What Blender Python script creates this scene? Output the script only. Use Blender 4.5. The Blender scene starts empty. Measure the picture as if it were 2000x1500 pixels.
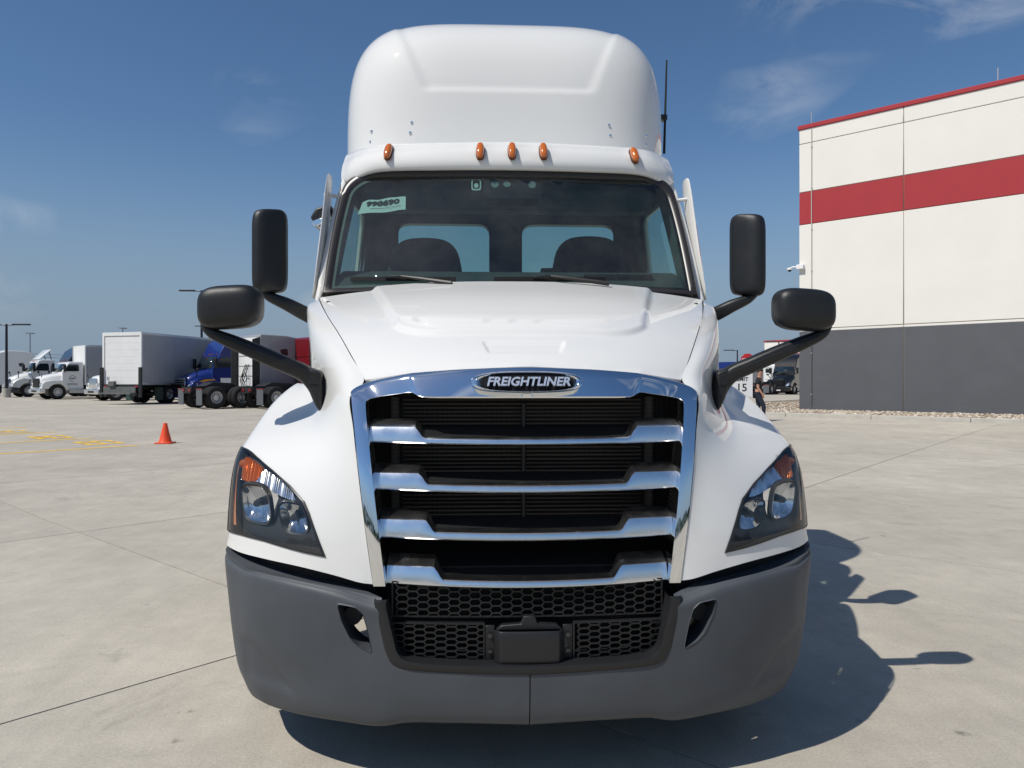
import bpy, bmesh, math, random
import numpy as np
from mathutils import Vector, Matrix
from mathutils.geometry import delaunay_2d_cdt
random.seed(7)
R_ = math.radians
scene = bpy.context.scene
COL = scene.collection

# ---------------------------------------------------------------- camera, sky, sun, exposure
cam_d = bpy.data.cameras.new('camera')
cam = bpy.data.objects.new('camera', cam_d); COL.objects.link(cam)
cam.location = (-0.181, -2.65, 1.5)
cam.rotation_euler = (R_(90), 0, R_(-2.5))
cam_d.sensor_width = 36.0; cam_d.lens = 26.0
cam_d.clip_start = 0.05; cam_d.clip_end = 6000
scene.camera = cam

SUN = Vector((-0.50, -0.345, 0.80)).normalized()      # towards the sun
SUN_EL = math.asin(SUN.z); SUN_AZ = math.atan2(SUN.x, SUN.y)
sun_d = bpy.data.lights.new('sun', 'SUN'); sun_d.energy = 3.9; sun_d.angle = R_(0.53)
sun_d.color = (1.0, 0.955, 0.88)
sun = bpy.data.objects.new('sun', sun_d); COL.objects.link(sun)
sun.location = (-20, -10, 30)
sun.rotation_euler = (-SUN).to_track_quat('-Z', 'Y').to_euler()

world = bpy.data.worlds.new('World'); scene.world = world; world.use_nodes = True
wn = world.node_tree.nodes; wl = world.node_tree.links; wn.clear()
sky = wn.new('ShaderNodeTexSky'); sky.sky_type = 'NISHITA'; sky.sun_disc = False
sky.sun_elevation = SUN_EL; sky.sun_rotation = SUN_AZ
sky.altitude = 300; sky.air_density = 1.0; sky.dust_density = 0.25; sky.ozone_density = 3.0
bg = wn.new('ShaderNodeBackground'); bg.inputs['Strength'].default_value = 0.1
wo = wn.new('ShaderNodeOutputWorld')
# thin cirrus, laid over the whole dome
tc = wn.new('ShaderNodeTexCoord')
sx = wn.new('ShaderNodeSeparateXYZ'); wl.new(tc.outputs['Generated'], sx.inputs[0])
mpw = wn.new('ShaderNodeMapping'); wl.new(tc.outputs['Generated'], mpw.inputs['Vector'])
mpw.inputs['Location'].default_value = (-8.764, -5.099, 0); mpw.inputs['Rotation'].default_value = (R_(25), R_(20), R_(35)); mpw.inputs['Scale'].default_value = (1.0, 1.0, 2.2)
n1 = wn.new('ShaderNodeTexNoise'); n1.inputs['Scale'].default_value = 4.2; n1.inputs['Detail'].default_value = 10; n1.inputs['Roughness'].default_value = 0.6; n1.inputs['Distortion'].default_value = 0.9
wl.new(mpw.outputs[0], n1.inputs['Vector'])
n2 = wn.new('ShaderNodeTexNoise'); n2.inputs['Scale'].default_value = 2.0; n2.inputs['Detail'].default_value = 3
wl.new(mpw.outputs[0], n2.inputs['Vector'])
r1 = wn.new('ShaderNodeMapRange'); r1.inputs[1].default_value = 0.42; r1.inputs[2].default_value = 0.78; wl.new(n1.outputs['Fac'], r1.inputs[0])
r2 = wn.new('ShaderNodeMapRange'); r2.inputs[1].default_value = 0.56; r2.inputs[2].default_value = 0.68; wl.new(n2.outputs['Fac'], r2.inputs[0])
ml = wn.new('ShaderNodeMath'); ml.operation = 'MULTIPLY'; wl.new(r1.outputs[0], ml.inputs[0]); wl.new(r2.outputs[0], ml.inputs[1])
m3 = wn.new('ShaderNodeMath'); m3.operation = 'MULTIPLY'; m3.inputs[1].default_value = 0.8; wl.new(ml.outputs[0], m3.inputs[0])
mix = wn.new('ShaderNodeMix'); mix.data_type = 'RGBA'
wl.new(m3.outputs[0], mix.inputs['Factor'])
hs = wn.new('ShaderNodeHueSaturation'); hs.inputs['Saturation'].default_value = 1.13; hs.inputs['Value'].default_value = 0.88
wl.new(sky.outputs[0], hs.inputs['Color'])
# grey-blue haze low over the horizon, the same all round
hz = wn.new('ShaderNodeMapRange'); hz.interpolation_type = 'SMOOTHERSTEP'; hz.inputs[1].default_value = -.02; hz.inputs[2].default_value = .34; hz.inputs[3].default_value = 1.0; hz.inputs[4].default_value = 0.0
wl.new(sx.outputs['Z'], hz.inputs[0])
hm = wn.new('ShaderNodeMix'); hm.data_type = 'RGBA'; wl.new(hz.outputs[0], hm.inputs['Factor']); wl.new(hs.outputs[0], hm.inputs[6]); hm.inputs[7].default_value = (2.2, 2.95, 3.85, 1)
wl.new(hm.outputs[2], mix.inputs[6]); mix.inputs[7].default_value = (7.5, 7.6, 7.8, 1)
wl.new(mix.outputs[2], bg.inputs['Color']); wl.new(bg.outputs[0], wo.inputs[0])

vs = scene.view_settings
vs.view_transform = 'Standard'; vs.look = 'None'; vs.exposure = 0.06; vs.gamma = 1.0; vs.use_curve_mapping = False
scene.cycles.max_bounces = 10; scene.cycles.transparent_max_bounces = 16; scene.cycles.glossy_bounces = 5
scene.cycles.use_denoising = True

# ---------------------------------------------------------------- helpers
def gz(x, y):                               # the yard rises a little away from the truck
    r = math.hypot(x, y - 1.0)
    return 0.55 * (1 - math.exp(-max(0.0, r - 7.0) / 28.0))
SU = (math.sin(R_(44)), math.cos(R_(44))); SV = (-SU[1], SU[0])       # grid of the yard
def site(u, v, dz=0.0):
    x = SU[0] * u + SV[0] * v; y = SU[1] * u + SV[1] * v
    return Vector((x, y, gz(x, y) + dz))

MATS = {}
def mat(name, color=(.5, .5, .5), rough=.5, metal=0., coat=0., coat_rough=.05, spec=.5, emit=None, trans=0., alpha=1., ior=1.45,
        var=0., vscale=6., bump=0., bscale=60., rvar=0., grime=None):
    if name in MATS: return MATS[name]
    m = bpy.data.materials.new(name); m.use_nodes = True; MATS[name] = m
    nt = m.node_tree; N = nt.nodes; L = nt.links; b = N['Principled BSDF']
    b.inputs['Base Color'].default_value = (*color, 1); b.inputs['Roughness'].default_value = rough
    b.inputs['Metallic'].default_value = metal; b.inputs['Coat Weight'].default_value = coat
    b.inputs['Coat Roughness'].default_value = coat_rough; b.inputs['Specular IOR Level'].default_value = spec
    b.inputs['Transmission Weight'].default_value = trans; b.inputs['IOR'].default_value = ior; b.inputs['Alpha'].default_value = alpha
    t = N.new('ShaderNodeTexCoord')
    if var or rvar or grime:
        n = N.new('ShaderNodeTexNoise'); n.inputs['Scale'].default_value = vscale; n.inputs['Detail'].default_value = 8; n.inputs['Roughness'].default_value = .65
        L.new(t.outputs['Object'], n.inputs['Vector'])
    if var:
        mr = N.new('ShaderNodeMapRange'); mr.inputs[1].default_value = .3; mr.inputs[2].default_value = .7; mr.inputs[3].default_value = 1 - var; mr.inputs[4].default_value = 1 + var
        L.new(n.outputs['Fac'], mr.inputs[0])
        vm = N.new('ShaderNodeVectorMath'); vm.operation = 'SCALE'; vm.inputs[0].default_value = color; L.new(mr.outputs[0], vm.inputs['Scale'])
        L.new(vm.outputs[0], b.inputs['Base Color'])
    if rvar:
        mr2 = N.new('ShaderNodeMapRange'); mr2.inputs[1].default_value = .3; mr2.inputs[2].default_value = .7; mr2.inputs[3].default_value = max(0, rough - rvar); mr2.inputs[4].default_value = rough + rvar
        L.new(n.outputs['Fac'], mr2.inputs[0]); L.new(mr2.outputs[0], b.inputs['Roughness'])
    if bump:
        n3 = N.new('ShaderNodeTexNoise'); n3.inputs['Scale'].default_value = bscale; n3.inputs['Detail'].default_value = 4
        L.new(t.outputs['Object'], n3.inputs['Vector'])
        bp = N.new('ShaderNodeBump'); bp.inputs['Strength'].default_value = bump; bp.inputs['Distance'].default_value = .01
        L.new(n3.outputs['Fac'], bp.inputs['Height']); L.new(bp.outputs[0], b.inputs['Normal'])
    if emit:
        b.inputs['Emission Color'].default_value = (*emit[:3], 1); b.inputs['Emission Strength'].default_value = emit[3]
    return m

def glass(name, tint, refl_rough=0.0, ior=1.5, dust=0.0):
    """thin pane: tinted see-through plus Fresnel mirror"""
    if name in MATS: return MATS[name]
    m = bpy.data.materials.new(name); m.use_nodes = True; MATS[name] = m
    nt = m.node_tree; N = nt.nodes; L = nt.links; N.clear()
    o = N.new('ShaderNodeOutputMaterial'); tr = N.new('ShaderNodeBsdfTransparent'); gl = N.new('ShaderNodeBsdfGlossy')
    tr.inputs[0].default_value = (*tint, 1); gl.inputs['Roughness'].default_value = refl_rough
    lw = N.new('ShaderNodeLayerWeight'); lw.inputs['Blend'].default_value = .5
    pw = N.new('ShaderNodeMath'); pw.operation = 'POWER'; pw.inputs[1].default_value = 5; L.new(lw.outputs['Facing'], pw.inputs[0])
    fr = N.new('ShaderNodeMapRange'); f0 = ((ior - 1) / (ior + 1)) ** 2 * 1.7; fr.inputs[3].default_value = f0; L.new(pw.outputs[0], fr.inputs[0])
    mx = N.new('ShaderNodeMixShader'); L.new(fr.outputs[0], mx.inputs[0]); L.new(tr.outputs[0], mx.inputs[1]); L.new(gl.outputs[0], mx.inputs[2])
    last = mx
    if dust:
        df = N.new('ShaderNodeBsdfDiffuse'); df.inputs[0].default_value = (.55, .55, .52, 1)
        t = N.new('ShaderNodeTexCoord'); n = N.new('ShaderNodeTexNoise'); n.inputs['Scale'].default_value = 2.2; n.inputs['Detail'].default_value = 9; n.inputs['Roughness'].default_value = .75
        L.new(t.outputs['Object'], n.inputs['Vector'])
        mr = N.new('ShaderNodeMapRange'); mr.inputs[1].default_value = .35; mr.inputs[2].default_value = .8; mr.inputs[3].default_value = dust * .3; mr.inputs[4].default_value = dust * 2.2
        L.new(n.outputs['Fac'], mr.inputs[0])
        m2 = N.new('ShaderNodeMixShader'); L.new(mr.outputs[0], m2.inputs[0]); L.new(mx.outputs[0], m2.inputs[1]); L.new(df.outputs[0], m2.inputs[2]); last = m2
    L.new(last.outputs[0], o.inputs[0])
    return m

def tag(o, label=None, cat=None, group=None, kind=None):
    if label: o['label'] = label
    if cat: o['category'] = cat
    if group: o['group'] = group
    if kind: o['kind'] = kind
    return o

def empty(name, loc=(0, 0, 0), rz=0., parent=None):
    o = bpy.data.objects.new(name, None); COL.objects.link(o); o.location = loc; o.rotation_euler = (0, 0, rz)
    o.empty_display_size = .2
    if parent: o.parent = parent
    return o

def put(name, me, m, parent=None, loc=None):
    o = bpy.data.objects.new(name, me); COL.objects.link(o)
    if m and not me.materials: me.materials.append(m)
    if parent: o.parent = parent
    if loc is not None: o.location = loc
    return o

def mesh(name, verts, faces, m, parent=None, smooth=True, angle=38, bevel=0., seg=2, solid=0., off=0., fix=True):
    me = bpy.data.meshes.new(name)
    me.from_pydata([tuple(map(float, v)) for v in verts], [], [tuple(map(int, f)) for f in faces])
    if fix:
        bm = bmesh.new(); bm.from_mesh(me); bmesh.ops.recalc_face_normals(bm, faces=bm.faces); bm.to_mesh(me); bm.free()
    me.update()
    if smooth:
        me.shade_smooth(); me.set_sharp_from_angle(angle=R_(angle))
    o = put(name, me, m, parent)
    if solid:
        md = o.modifiers.new('solid', 'SOLIDIFY'); md.thickness = solid; md.offset = off
    if bevel:
        md = o.modifiers.new('bevel', 'BEVEL'); md.width = bevel; md.segments = seg; md.limit_method = 'ANGLE'; md.angle_limit = R_(32)
    return o

def mirrored(o, name=None):
    """the same mesh for the other side of its thing"""
    me = o.data.copy(); me.transform(Matrix.Diagonal((-1, 1, 1, 1))); me.flip_normals()
    c = bpy.data.objects.new(name or o.name.split('.')[0], me); COL.objects.link(c); c.parent = o.parent
    c.location = (-o.location.x, o.location.y, o.location.z)
    for md in o.modifiers:
        n = c.modifiers.new(md.name, md.type)
        for p in ('thickness', 'offset', 'width', 'segments', 'limit_method', 'angle_limit', 'levels', 'render_levels'):
            if hasattr(md, p): setattr(n, p, getattr(md, p))
    for ch in o.children:
        k = mirrored(ch); k.parent = c
    return c

def both(o): return o, mirrored(o)

class MB:
    """collects shapes into one mesh"""
    def __init__(s): s.v = []; s.f = []
    def add(s, v, f):
        n = len(s.v); s.v += [tuple(p) for p in v]; s.f += [tuple(i + n for i in q) for q in f]; return s
    def box(s, x0, x1, y0, y1, z0, z1):
        return s.add([(x0, y0, z0), (x1, y0, z0), (x1, y1, z0), (x0, y1, z0), (x0, y0, z1), (x1, y0, z1), (x1, y1, z1), (x0, y1, z1)],
                     [(0, 3, 2, 1), (4, 5, 6, 7), (0, 1, 5, 4), (1, 2, 6, 5), (2, 3, 7, 6), (3, 0, 4, 7)])
    def bar(s, a, b, w, h, up=(0, 0, 1)):
        a = Vector(a); b = Vector(b); d = (b - a).normalized(); x = d.cross(Vector(up))
        if x.length < 1e-4: x = d.cross(Vector((0, 1, 0)))
        x.normalize(); z = x.cross(d).normalized(); V = []
        for p in (a, b):
            for q, r in ((-1, -1), (1, -1), (1, 1), (-1, 1)): V.append(p + x * (q * w / 2) + z * (r * h / 2))
        return s.add(V, [(0, 1, 2, 3), (7, 6, 5, 4), (0, 4, 5, 1), (1, 5, 6, 2), (2, 6, 7, 3), (3, 7, 4, 0)])
    def tube(s, pts, r, n=8, cap=True):
        pts = [Vector(p) for p in pts]; rr = r if isinstance(r, (list, tuple)) else [r] * len(pts); V = []; F = []
        ref = None
        for i, p in enumerate(pts):
            d = (pts[min(i + 1, len(pts) - 1)] - pts[max(i - 1, 0)]).normalized()
            if ref is None:
                ref = d.cross(Vector((0, 0, 1)))
                if ref.length < 1e-3: ref = d.cross(Vector((0, 1, 0)))
            x = (ref - d * ref.dot(d)).normalized(); ref = x; y = d.cross(x)
            for k in range(n):
                a = 2 * math.pi * k / n; V.append(p + (x * math.cos(a) + y * math.sin(a)) * rr[i])
        for i in range(len(pts) - 1):
            for k in range(n): F.append((i * n + k, i * n + (k + 1) % n, (i + 1) * n + (k + 1) % n, (i + 1) * n + k))
        if cap:
            F.append(tuple(range(n))[::-1]); F.append(tuple((len(pts) - 1) * n + k for k in range(n)))
        return s.add(V, F)
    def prism(s, poly, a0, a1, axis='y'):
        """polygon of two coordinates pushed along the third: 'y' takes (x,z), 'x' takes (y,z), 'z' takes (x,y)"""
        n = len(poly)
        def P(p, a): return {'y': (p[0], a, p[1]), 'x': (a, p[0], p[1]), 'z': (p[0], p[1], a)}[axis]
        return s.add([P(p, a0) for p in poly] + [P(p, a1) for p in poly],
                     [tuple(range(n))[::-1], tuple(range(n, 2 * n))] + [(i, (i + 1) % n, n + (i + 1) % n, n + i) for i in range(n)])
    def lathe(s, prof, c=(0, 0, 0), n=24, axis='x', cap=True):
        """profile of (radius, along) pairs turned round an axis"""
        V = []; F = []
        for r, a in prof:
            for k in range(n):
                t = 2 * math.pi * k / n; u = r * math.cos(t); w = r * math.sin(t)
                p = {'x': (a, u, w), 'y': (u, a, w), 'z': (u, w, a)}[axis]
                V.append((p[0] + c[0], p[1] + c[1], p[2] + c[2]))
        m_ = len(prof)
        for i in range(m_ - 1):
            for k in range(n): F.append((i * n + k, i * n + (k + 1) % n, (i + 1) * n + (k + 1) % n, (i + 1) * n + k))
        if cap: F.append(tuple(range(n))[::-1]); F.append(tuple((m_ - 1) * n + k for k in range(n)))
        return s.add(V, F)
    def build(s, name, m, parent=None, **k):
        return mesh(name, s.v, s.f, m, parent, **k)

def grid_faces(r, c, wrap=False):
    F = []
    for i in range(r - 1):
        for j in range(c - (0 if wrap else 1)): F.append((i * c + j, i * c + (j + 1) % c, (i + 1) * c + (j + 1) % c, (i + 1) * c + j))
    return F

def cr1(P, t):
    """Catmull-Rom through the points of P (n,k) at parameters t in 0..n-1"""
    P = np.asarray(P, float); n = len(P); t = np.clip(np.asarray(t, float), 0, n - 1)
    i = np.minimum(t.astype(int), n - 2); f = (t - i)[:, None]
    E = np.vstack([2 * P[0] - P[1], P, 2 * P[-1] - P[-2]])
    a, b, c, d = E[i], E[i + 1], E[i + 2], E[i + 3]
    return .5 * (2 * b + (c - a) * f + (2 * a - 5 * b + 4 * c - d) * f ** 2 + (3 * b - a - 3 * c + d) * f ** 3)

class Surf:
    """smooth surface through a net of control points; parameters (u down the rows, v along the columns)"""
    def __init__(s, ctrl):
        s.P = np.array(ctrl, float); s.r, s.c = s.P.shape[:2]
    def ev(s, u, v):
        u = np.atleast_1d(np.asarray(u, float)); v = np.atleast_1d(np.asarray(v, float))
        n = len(u); rows = np.zeros((s.r, n, 3))
        P = s.P; E = np.concatenate([2 * P[:, :1] - P[:, 1:2], P, 2 * P[:, -1:] - P[:, -2:-1]], 1)
        vv = np.clip(v, 0, s.c - 1); i = np.minimum(vv.astype(int), s.c - 2); f = (vv - i)[None, :, None]
        a, b, c, d = E[:, i], E[:, i + 1], E[:, i + 2], E[:, i + 3]
        rows = .5 * (2 * b + (c - a) * f + (2 * a - 5 * b + 4 * c - d) * f ** 2 + (3 * b - a - 3 * c + d) * f ** 3)
        Q = np.concatenate([2 * rows[:1] - rows[1:2], rows, 2 * rows[-1:] - rows[-2:-1]], 0)
        uu = np.clip(u, 0, s.r - 1); i = np.minimum(uu.astype(int), s.r - 2); f = (uu - i)[:, None]; k = np.arange(n)
        a, b, c, d = Q[i, k], Q[i + 1, k], Q[i + 2, k], Q[i + 3, k]
        return .5 * (2 * b + (c - a) * f + (2 * a - 5 * b + 4 * c - d) * f ** 2 + (3 * b - a - 3 * c + d) * f ** 3)
    def normal(s, u, v, e=.02):
        u = np.asarray(u, float); v = np.asarray(v, float)
        a = s.ev(np.minimum(u + e, s.r - 1), v) - s.ev(np.maximum(u - e, 0), v)
        b = s.ev(u, np.minimum(v + e, s.c - 1)) - s.ev(u, np.maximum(v - e, 0))
        n = np.cross(a, b); n /= np.linalg.norm(n, axis=1)[:, None] + 1e-9
        return n
    def inv(s, x, z, y=None, umax=None, vmax=None):
        """parameters of the surface point nearest to (x, y, z); without y the front-most one with this x and z"""
        if not hasattr(s, 'cache'):
            U, V = np.meshgrid(np.linspace(0, umax or s.r - 1, 260), np.linspace(0, vmax or s.c - 1, 260), indexing='ij')
            s.cache = (U.ravel(), V.ravel(), s.ev(U.ravel(), V.ravel()))
        U, V, Q = s.cache; ax = [0, 2] if y is None else [0, 1, 2]; tg = np.array([x, z] if y is None else [x, y, z])
        k = np.argmin(((Q[:, ax] - tg) ** 2).sum(1)); u, v = U[k], V[k]; e = .01
        for _ in range(5):
            p = s.ev([u, u + e, u], [v, v, v + e]); r = tg - p[0][ax]
            J = np.array([(p[1] - p[0])[ax] / e, (p[2] - p[0])[ax] / e]).T
            du = np.linalg.lstsq(J, r, rcond=None)[0]
            du = np.clip(du, -.05, .05); u = float(np.clip(u + du[0], 0, s.r - 1)); v = float(np.clip(v + du[1], 0, s.c - 1))
        return u, v

def in_poly(p, poly):
    x, y = p; c = False; n = len(poly); j = n - 1
    for i in range(n):
        xi, yi = poly[i]; xj, yj = poly[j]
        if (yi > y) != (yj > y) and x < (xj - xi) * (y - yi) / (yj - yi) + xi: c = not c
        j = i
    return c

def dense(poly, k=6, closed=True, smooth=True):
    """more points along an outline"""
    n = len(poly); out = []
    for i in range(n if closed else n - 1):
        a = poly[i]; b = poly[(i + 1) % n]
        for q in range(k):
            t = q / k; out.append(tuple(a[d] + (b[d] - a[d]) * t for d in range(len(a))))
    if not closed: out.append(tuple(poly[-1]))
    return out

def round_poly(poly, r=.3, k=4):
    """rounds the corners of an outline; r is the share of each edge used"""
    n = len(poly); out = []
    for i in range(n):
        p = np.array(poly[i]); a = p + (np.array(poly[i - 1]) - p) * r; b = p + (np.array(poly[(i + 1) % n]) - p) * r
        for q in range(k + 1):
            t = q / k; out.append(tuple((1 - t) ** 2 * a + 2 * t * (1 - t) * p + t * t * b))
    return out

def cdt_mesh(pts, polys, keep):
    """triangles over pts with the outlines of polys kept as edges; keep(centroid) picks triangles"""
    P = [Vector((float(a), float(b))) for a, b in pts]; E = []
    for po in polys:
        n0 = len(P); P += [Vector((float(a), float(b))) for a, b in po]; n = len(po)
        E += [(n0 + i, n0 + (i + 1) % n) for i in range(n)]
    V, _, F, _, _, _ = delaunay_2d_cdt(P, E, [], 0, 1e-6)
    V = [(v.x, v.y) for v in V]; out = []
    for f in F:
        c = (sum(V[i][0] for i in f) / len(f), sum(V[i][1] for i in f) / len(f))
        if keep(c): out.append(tuple(f))
    used = sorted({i for f in out for i in f}); mp = {o: n for n, o in enumerate(used)}
    return [V[i] for i in used], [tuple(mp[i] for i in f) for f in out]

def trimmed(S, nu, nv, holes=(), inside=None, offset=0., disp=None):
    """a dense mesh of surface S without the holes, or only the inside of one outline"""
    U = np.linspace(0, S.r - 1, nu); V = np.linspace(0, S.c - 1, nv)
    polys = list(holes) + ([inside] if inside else [])
    pts = [(u, v) for u in U for v in V if not (inside and not in_poly((u, v), inside))]
    def keep(c):
        if inside: return in_poly(c, inside) and not any(in_poly(c, h) for h in holes)
        return not any(in_poly(c, h) for h in holes)
    uv, F = cdt_mesh(pts, polys, keep)
    u = np.array([p[0] for p in uv]); v = np.array([p[1] for p in uv])
    Q = S.ev(u, v)
    if offset: 
        n = S.normal(u, v); n *= np.where(n[:, 1:2] > 0, -1, 1); Q = Q + n * offset
    if disp is not None: Q = disp(Q)
    return Q, F

def strip(name, O, I, m, parent, back_o=.03, back_i=.1, bulge=.004, k=5, mir=True, bevel=0):
    """a moulding between an outer and an inner line; both lists run from one end to the centre line"""
    O = np.array(O, float); I = np.array(I, float)
    t = np.linspace(0, len(O) - 1, (len(O) - 1) * k + 1); O = cr1(O, t); I = cr1(I, t)
    sec = []
    for o, i in zip(O, I):
        w = i - o; bb = np.array([0, bulge, 0])
        sec.append([o + [0, back_o, 0], o + w * .0 + [0, .006, 0], o + w * .05, o + w * .3 - bb, o + w * .7 - bb, o + w * .95, i + [0, .006, 0], i + [0, back_i, 0]])
    sec = np.array(sec)
    if mir:
        r = sec[::-1][1:].copy(); r[:, :, 0] *= -1; sec[-1, :, 0] = 0; sec = np.concatenate([sec, r])
    V = sec.reshape(-1, 3); return mesh(name, V, grid_faces(sec.shape[0], sec.shape[1]), m, parent, angle=50)

def superbox(c, h, n=(4, 4, 4), seg=14, front=None):
    """rounded box; h half sizes; n exponents"""
    V = []; F = []; nu, nv = seg * 2, seg * 4
    def p(a, e): return math.copysign(abs(a) ** (2 / e), a)
    for i in range(nu + 1):
        ph = -math.pi / 2 + math.pi * i / nu
        for j in range(nv):
            th = 2 * math.pi * j / nv
            x = h[0] * p(math.cos(ph), n[2]) * p(math.cos(th), n[0]); y = h[1] * p(math.cos(ph), n[2]) * p(math.sin(th), n[0]); z = h[2] * p(math.sin(ph), n[2])
            V.append((c[0] + x, c[1] + y, c[2] + z))
    return V, grid_faces(nu + 1, nv, True)

def text(name, body, size, m, parent, loc, rot=(R_(90), 0, 0), ext=.002, shear=0., align='CENTER', bold=0., sx_=1.):
    c = bpy.data.curves.new(name, 'FONT'); c.body = body; c.size = size; c.extrude = ext; c.shear = shear
    c.align_x = align; c.align_y = 'CENTER'; c.offset = bold; c.resolution_u = 3
    o = bpy.data.objects.new(name + '_curve', c); COL.objects.link(o)
    bpy.context.view_layer.update(); dg = bpy.context.evaluated_depsgraph_get()
    me = bpy.data.meshes.new_from_object(o.evaluated_get(dg)); bpy.data.objects.remove(o); bpy.data.curves.remove(c)
    me.name = name
    q = put(name, me, None, parent, loc); me.materials.clear(); me.materials.append(m)
    q.rotation_euler = rot; q.scale = (sx_, 1, 1)
    return q
def sstep(a, b, x):
    t = np.clip((np.asarray(x, float) - a) / (b - a), 0, 1); return t * t * (3 - 2 * t)

# ================================================================ the yard: ground, slabs, paint
def concrete_mat(name, base=(.45, .412, .345)):
    m = bpy.data.materials.new(name); m.use_nodes = True; MATS[name] = m
    nt = m.node_tree; N = nt.nodes; L = nt.links; b = N['Principled BSDF']
    g = N.new('ShaderNodeNewGeometry')
    def noise(scale, detail, rough, vec=None, dist=0.):
        n = N.new('ShaderNodeTexNoise'); n.inputs['Scale'].default_value = scale; n.inputs['Detail'].default_value = detail
        n.inputs['Roughness'].default_value = rough; n.inputs['Distortion'].default_value = dist
        L.new(vec or g.outputs['Position'], n.inputs['Vector']); return n.outputs['Fac']
    def rng(x, a, b_, c, d):
        r = N.new('ShaderNodeMapRange'); r.inputs[1].default_value = a; r.inputs[2].default_value = b_; r.inputs[3].default_value = c; r.inputs[4].default_value = d
        L.new(x, r.inputs[0]); return r.outputs[0]
    def mul(a, b_):
        q = N.new('ShaderNodeMath'); q.operation = 'MULTIPLY'; L.new(a, q.inputs[0]); L.new(b_, q.inputs[1]); return q.outputs[0]
    def mapping(rot, scale):
        q = N.new('ShaderNodeMapping'); q.inputs['Rotation'].default_value = (0, 0, rot); q.inputs['Scale'].default_value = scale
        L.new(g.outputs['Position'], q.inputs['Vector']); return q.outputs[0]
    streak = mapping(R_(44), (7.0, .55, 1))          # broom finish and wheel tracks run with the slabs
    track = mapping(R_(30), (1.3, .06, 1))
    f = mul(rng(noise(.55, 6, .6), .3, .7, .87, 1.11), rng(noise(3.2, 9, .75), .3, .7, .88, 1.10))
    f = mul(f, rng(noise(80, 5, .8), .25, .75, .74, 1.24))
    f = mul(f, rng(noise(2.0, 6, .6, streak), .3, .7, .97, 1.03))
    f = mul(f, rng(noise(1.6, 5, .6, track, .4), .58, .80, 1.0, .91))
    f = mul(f, rng(noise(1.1, 7, .75, None, .8), .58, .76, 1.0, .66))      # old damp and oil marks
    f = mul(f, rng(noise(5.5, 3, .6), .70, .78, 1.0, .55))                  # drips
    vo = N.new('ShaderNodeTexVoronoi'); vo.inputs['Scale'].default_value = 1.15; vo.inputs['Randomness'].default_value = 1.0
    L.new(mapping(.3, (1, 1, .01)), vo.inputs['Vector'])
    dm = N.new('ShaderNodeMath'); dm.operation = 'ADD'; L.new(vo.outputs['Distance'], dm.inputs[0]); L.new(rng(noise(22, 4, .7), .3, .7, -.02, .03), dm.inputs[1])
    f = mul(f, rng(dm.outputs[0], .016, .045, .38, 1.0))                   # small dark drops
    pale = rng(noise(.9, 7, .7, mapping(R_(44), (1.6, .5, 1)), .3), .58, .74, 0., .42)
    oi = N.new('ShaderNodeObjectInfo'); f = mul(f, rng(oi.outputs['Random'], 0, 1, .965, 1.03))
    vm = N.new('ShaderNodeVectorMath'); vm.operation = 'SCALE'; vm.inputs[0].default_value = base; L.new(f, vm.inputs['Scale'])
    mx = N.new('ShaderNodeMix'); mx.data_type = 'RGBA'; L.new(pale, mx.inputs['Factor']); L.new(vm.outputs[0], mx.inputs[6])
    p2 = N.new('ShaderNodeVectorMath'); p2.operation = 'SCALE'; p2.inputs[0].default_value = tuple(c * 1.2 for c in base); L.new(f, p2.inputs['Scale']); L.new(p2.outputs[0], mx.inputs[7])
    L.new(mx.outputs[2], b.inputs['Base Color']); b.inputs['Roughness'].default_value = .88; b.inputs['Specular IOR Level'].default_value = .25
    bp = N.new('ShaderNodeBump'); bp.inputs['Strength'].default_value = .35; bp.inputs['Distance'].default_value = .004
    L.new(noise(170, 4, .75), bp.inputs['Height']); L.new(bp.outputs[0], b.inputs['Normal'])
    return m
CONC = concrete_mat('concrete')
M_KERB = mat('kerb_concrete', (.43, .41, .36), .9, var=.12, vscale=3, bump=.3, bscale=40)
M_YEL = mat('yellow_paint', (.80, .50, .075), .75, var=.18, vscale=9)

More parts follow.
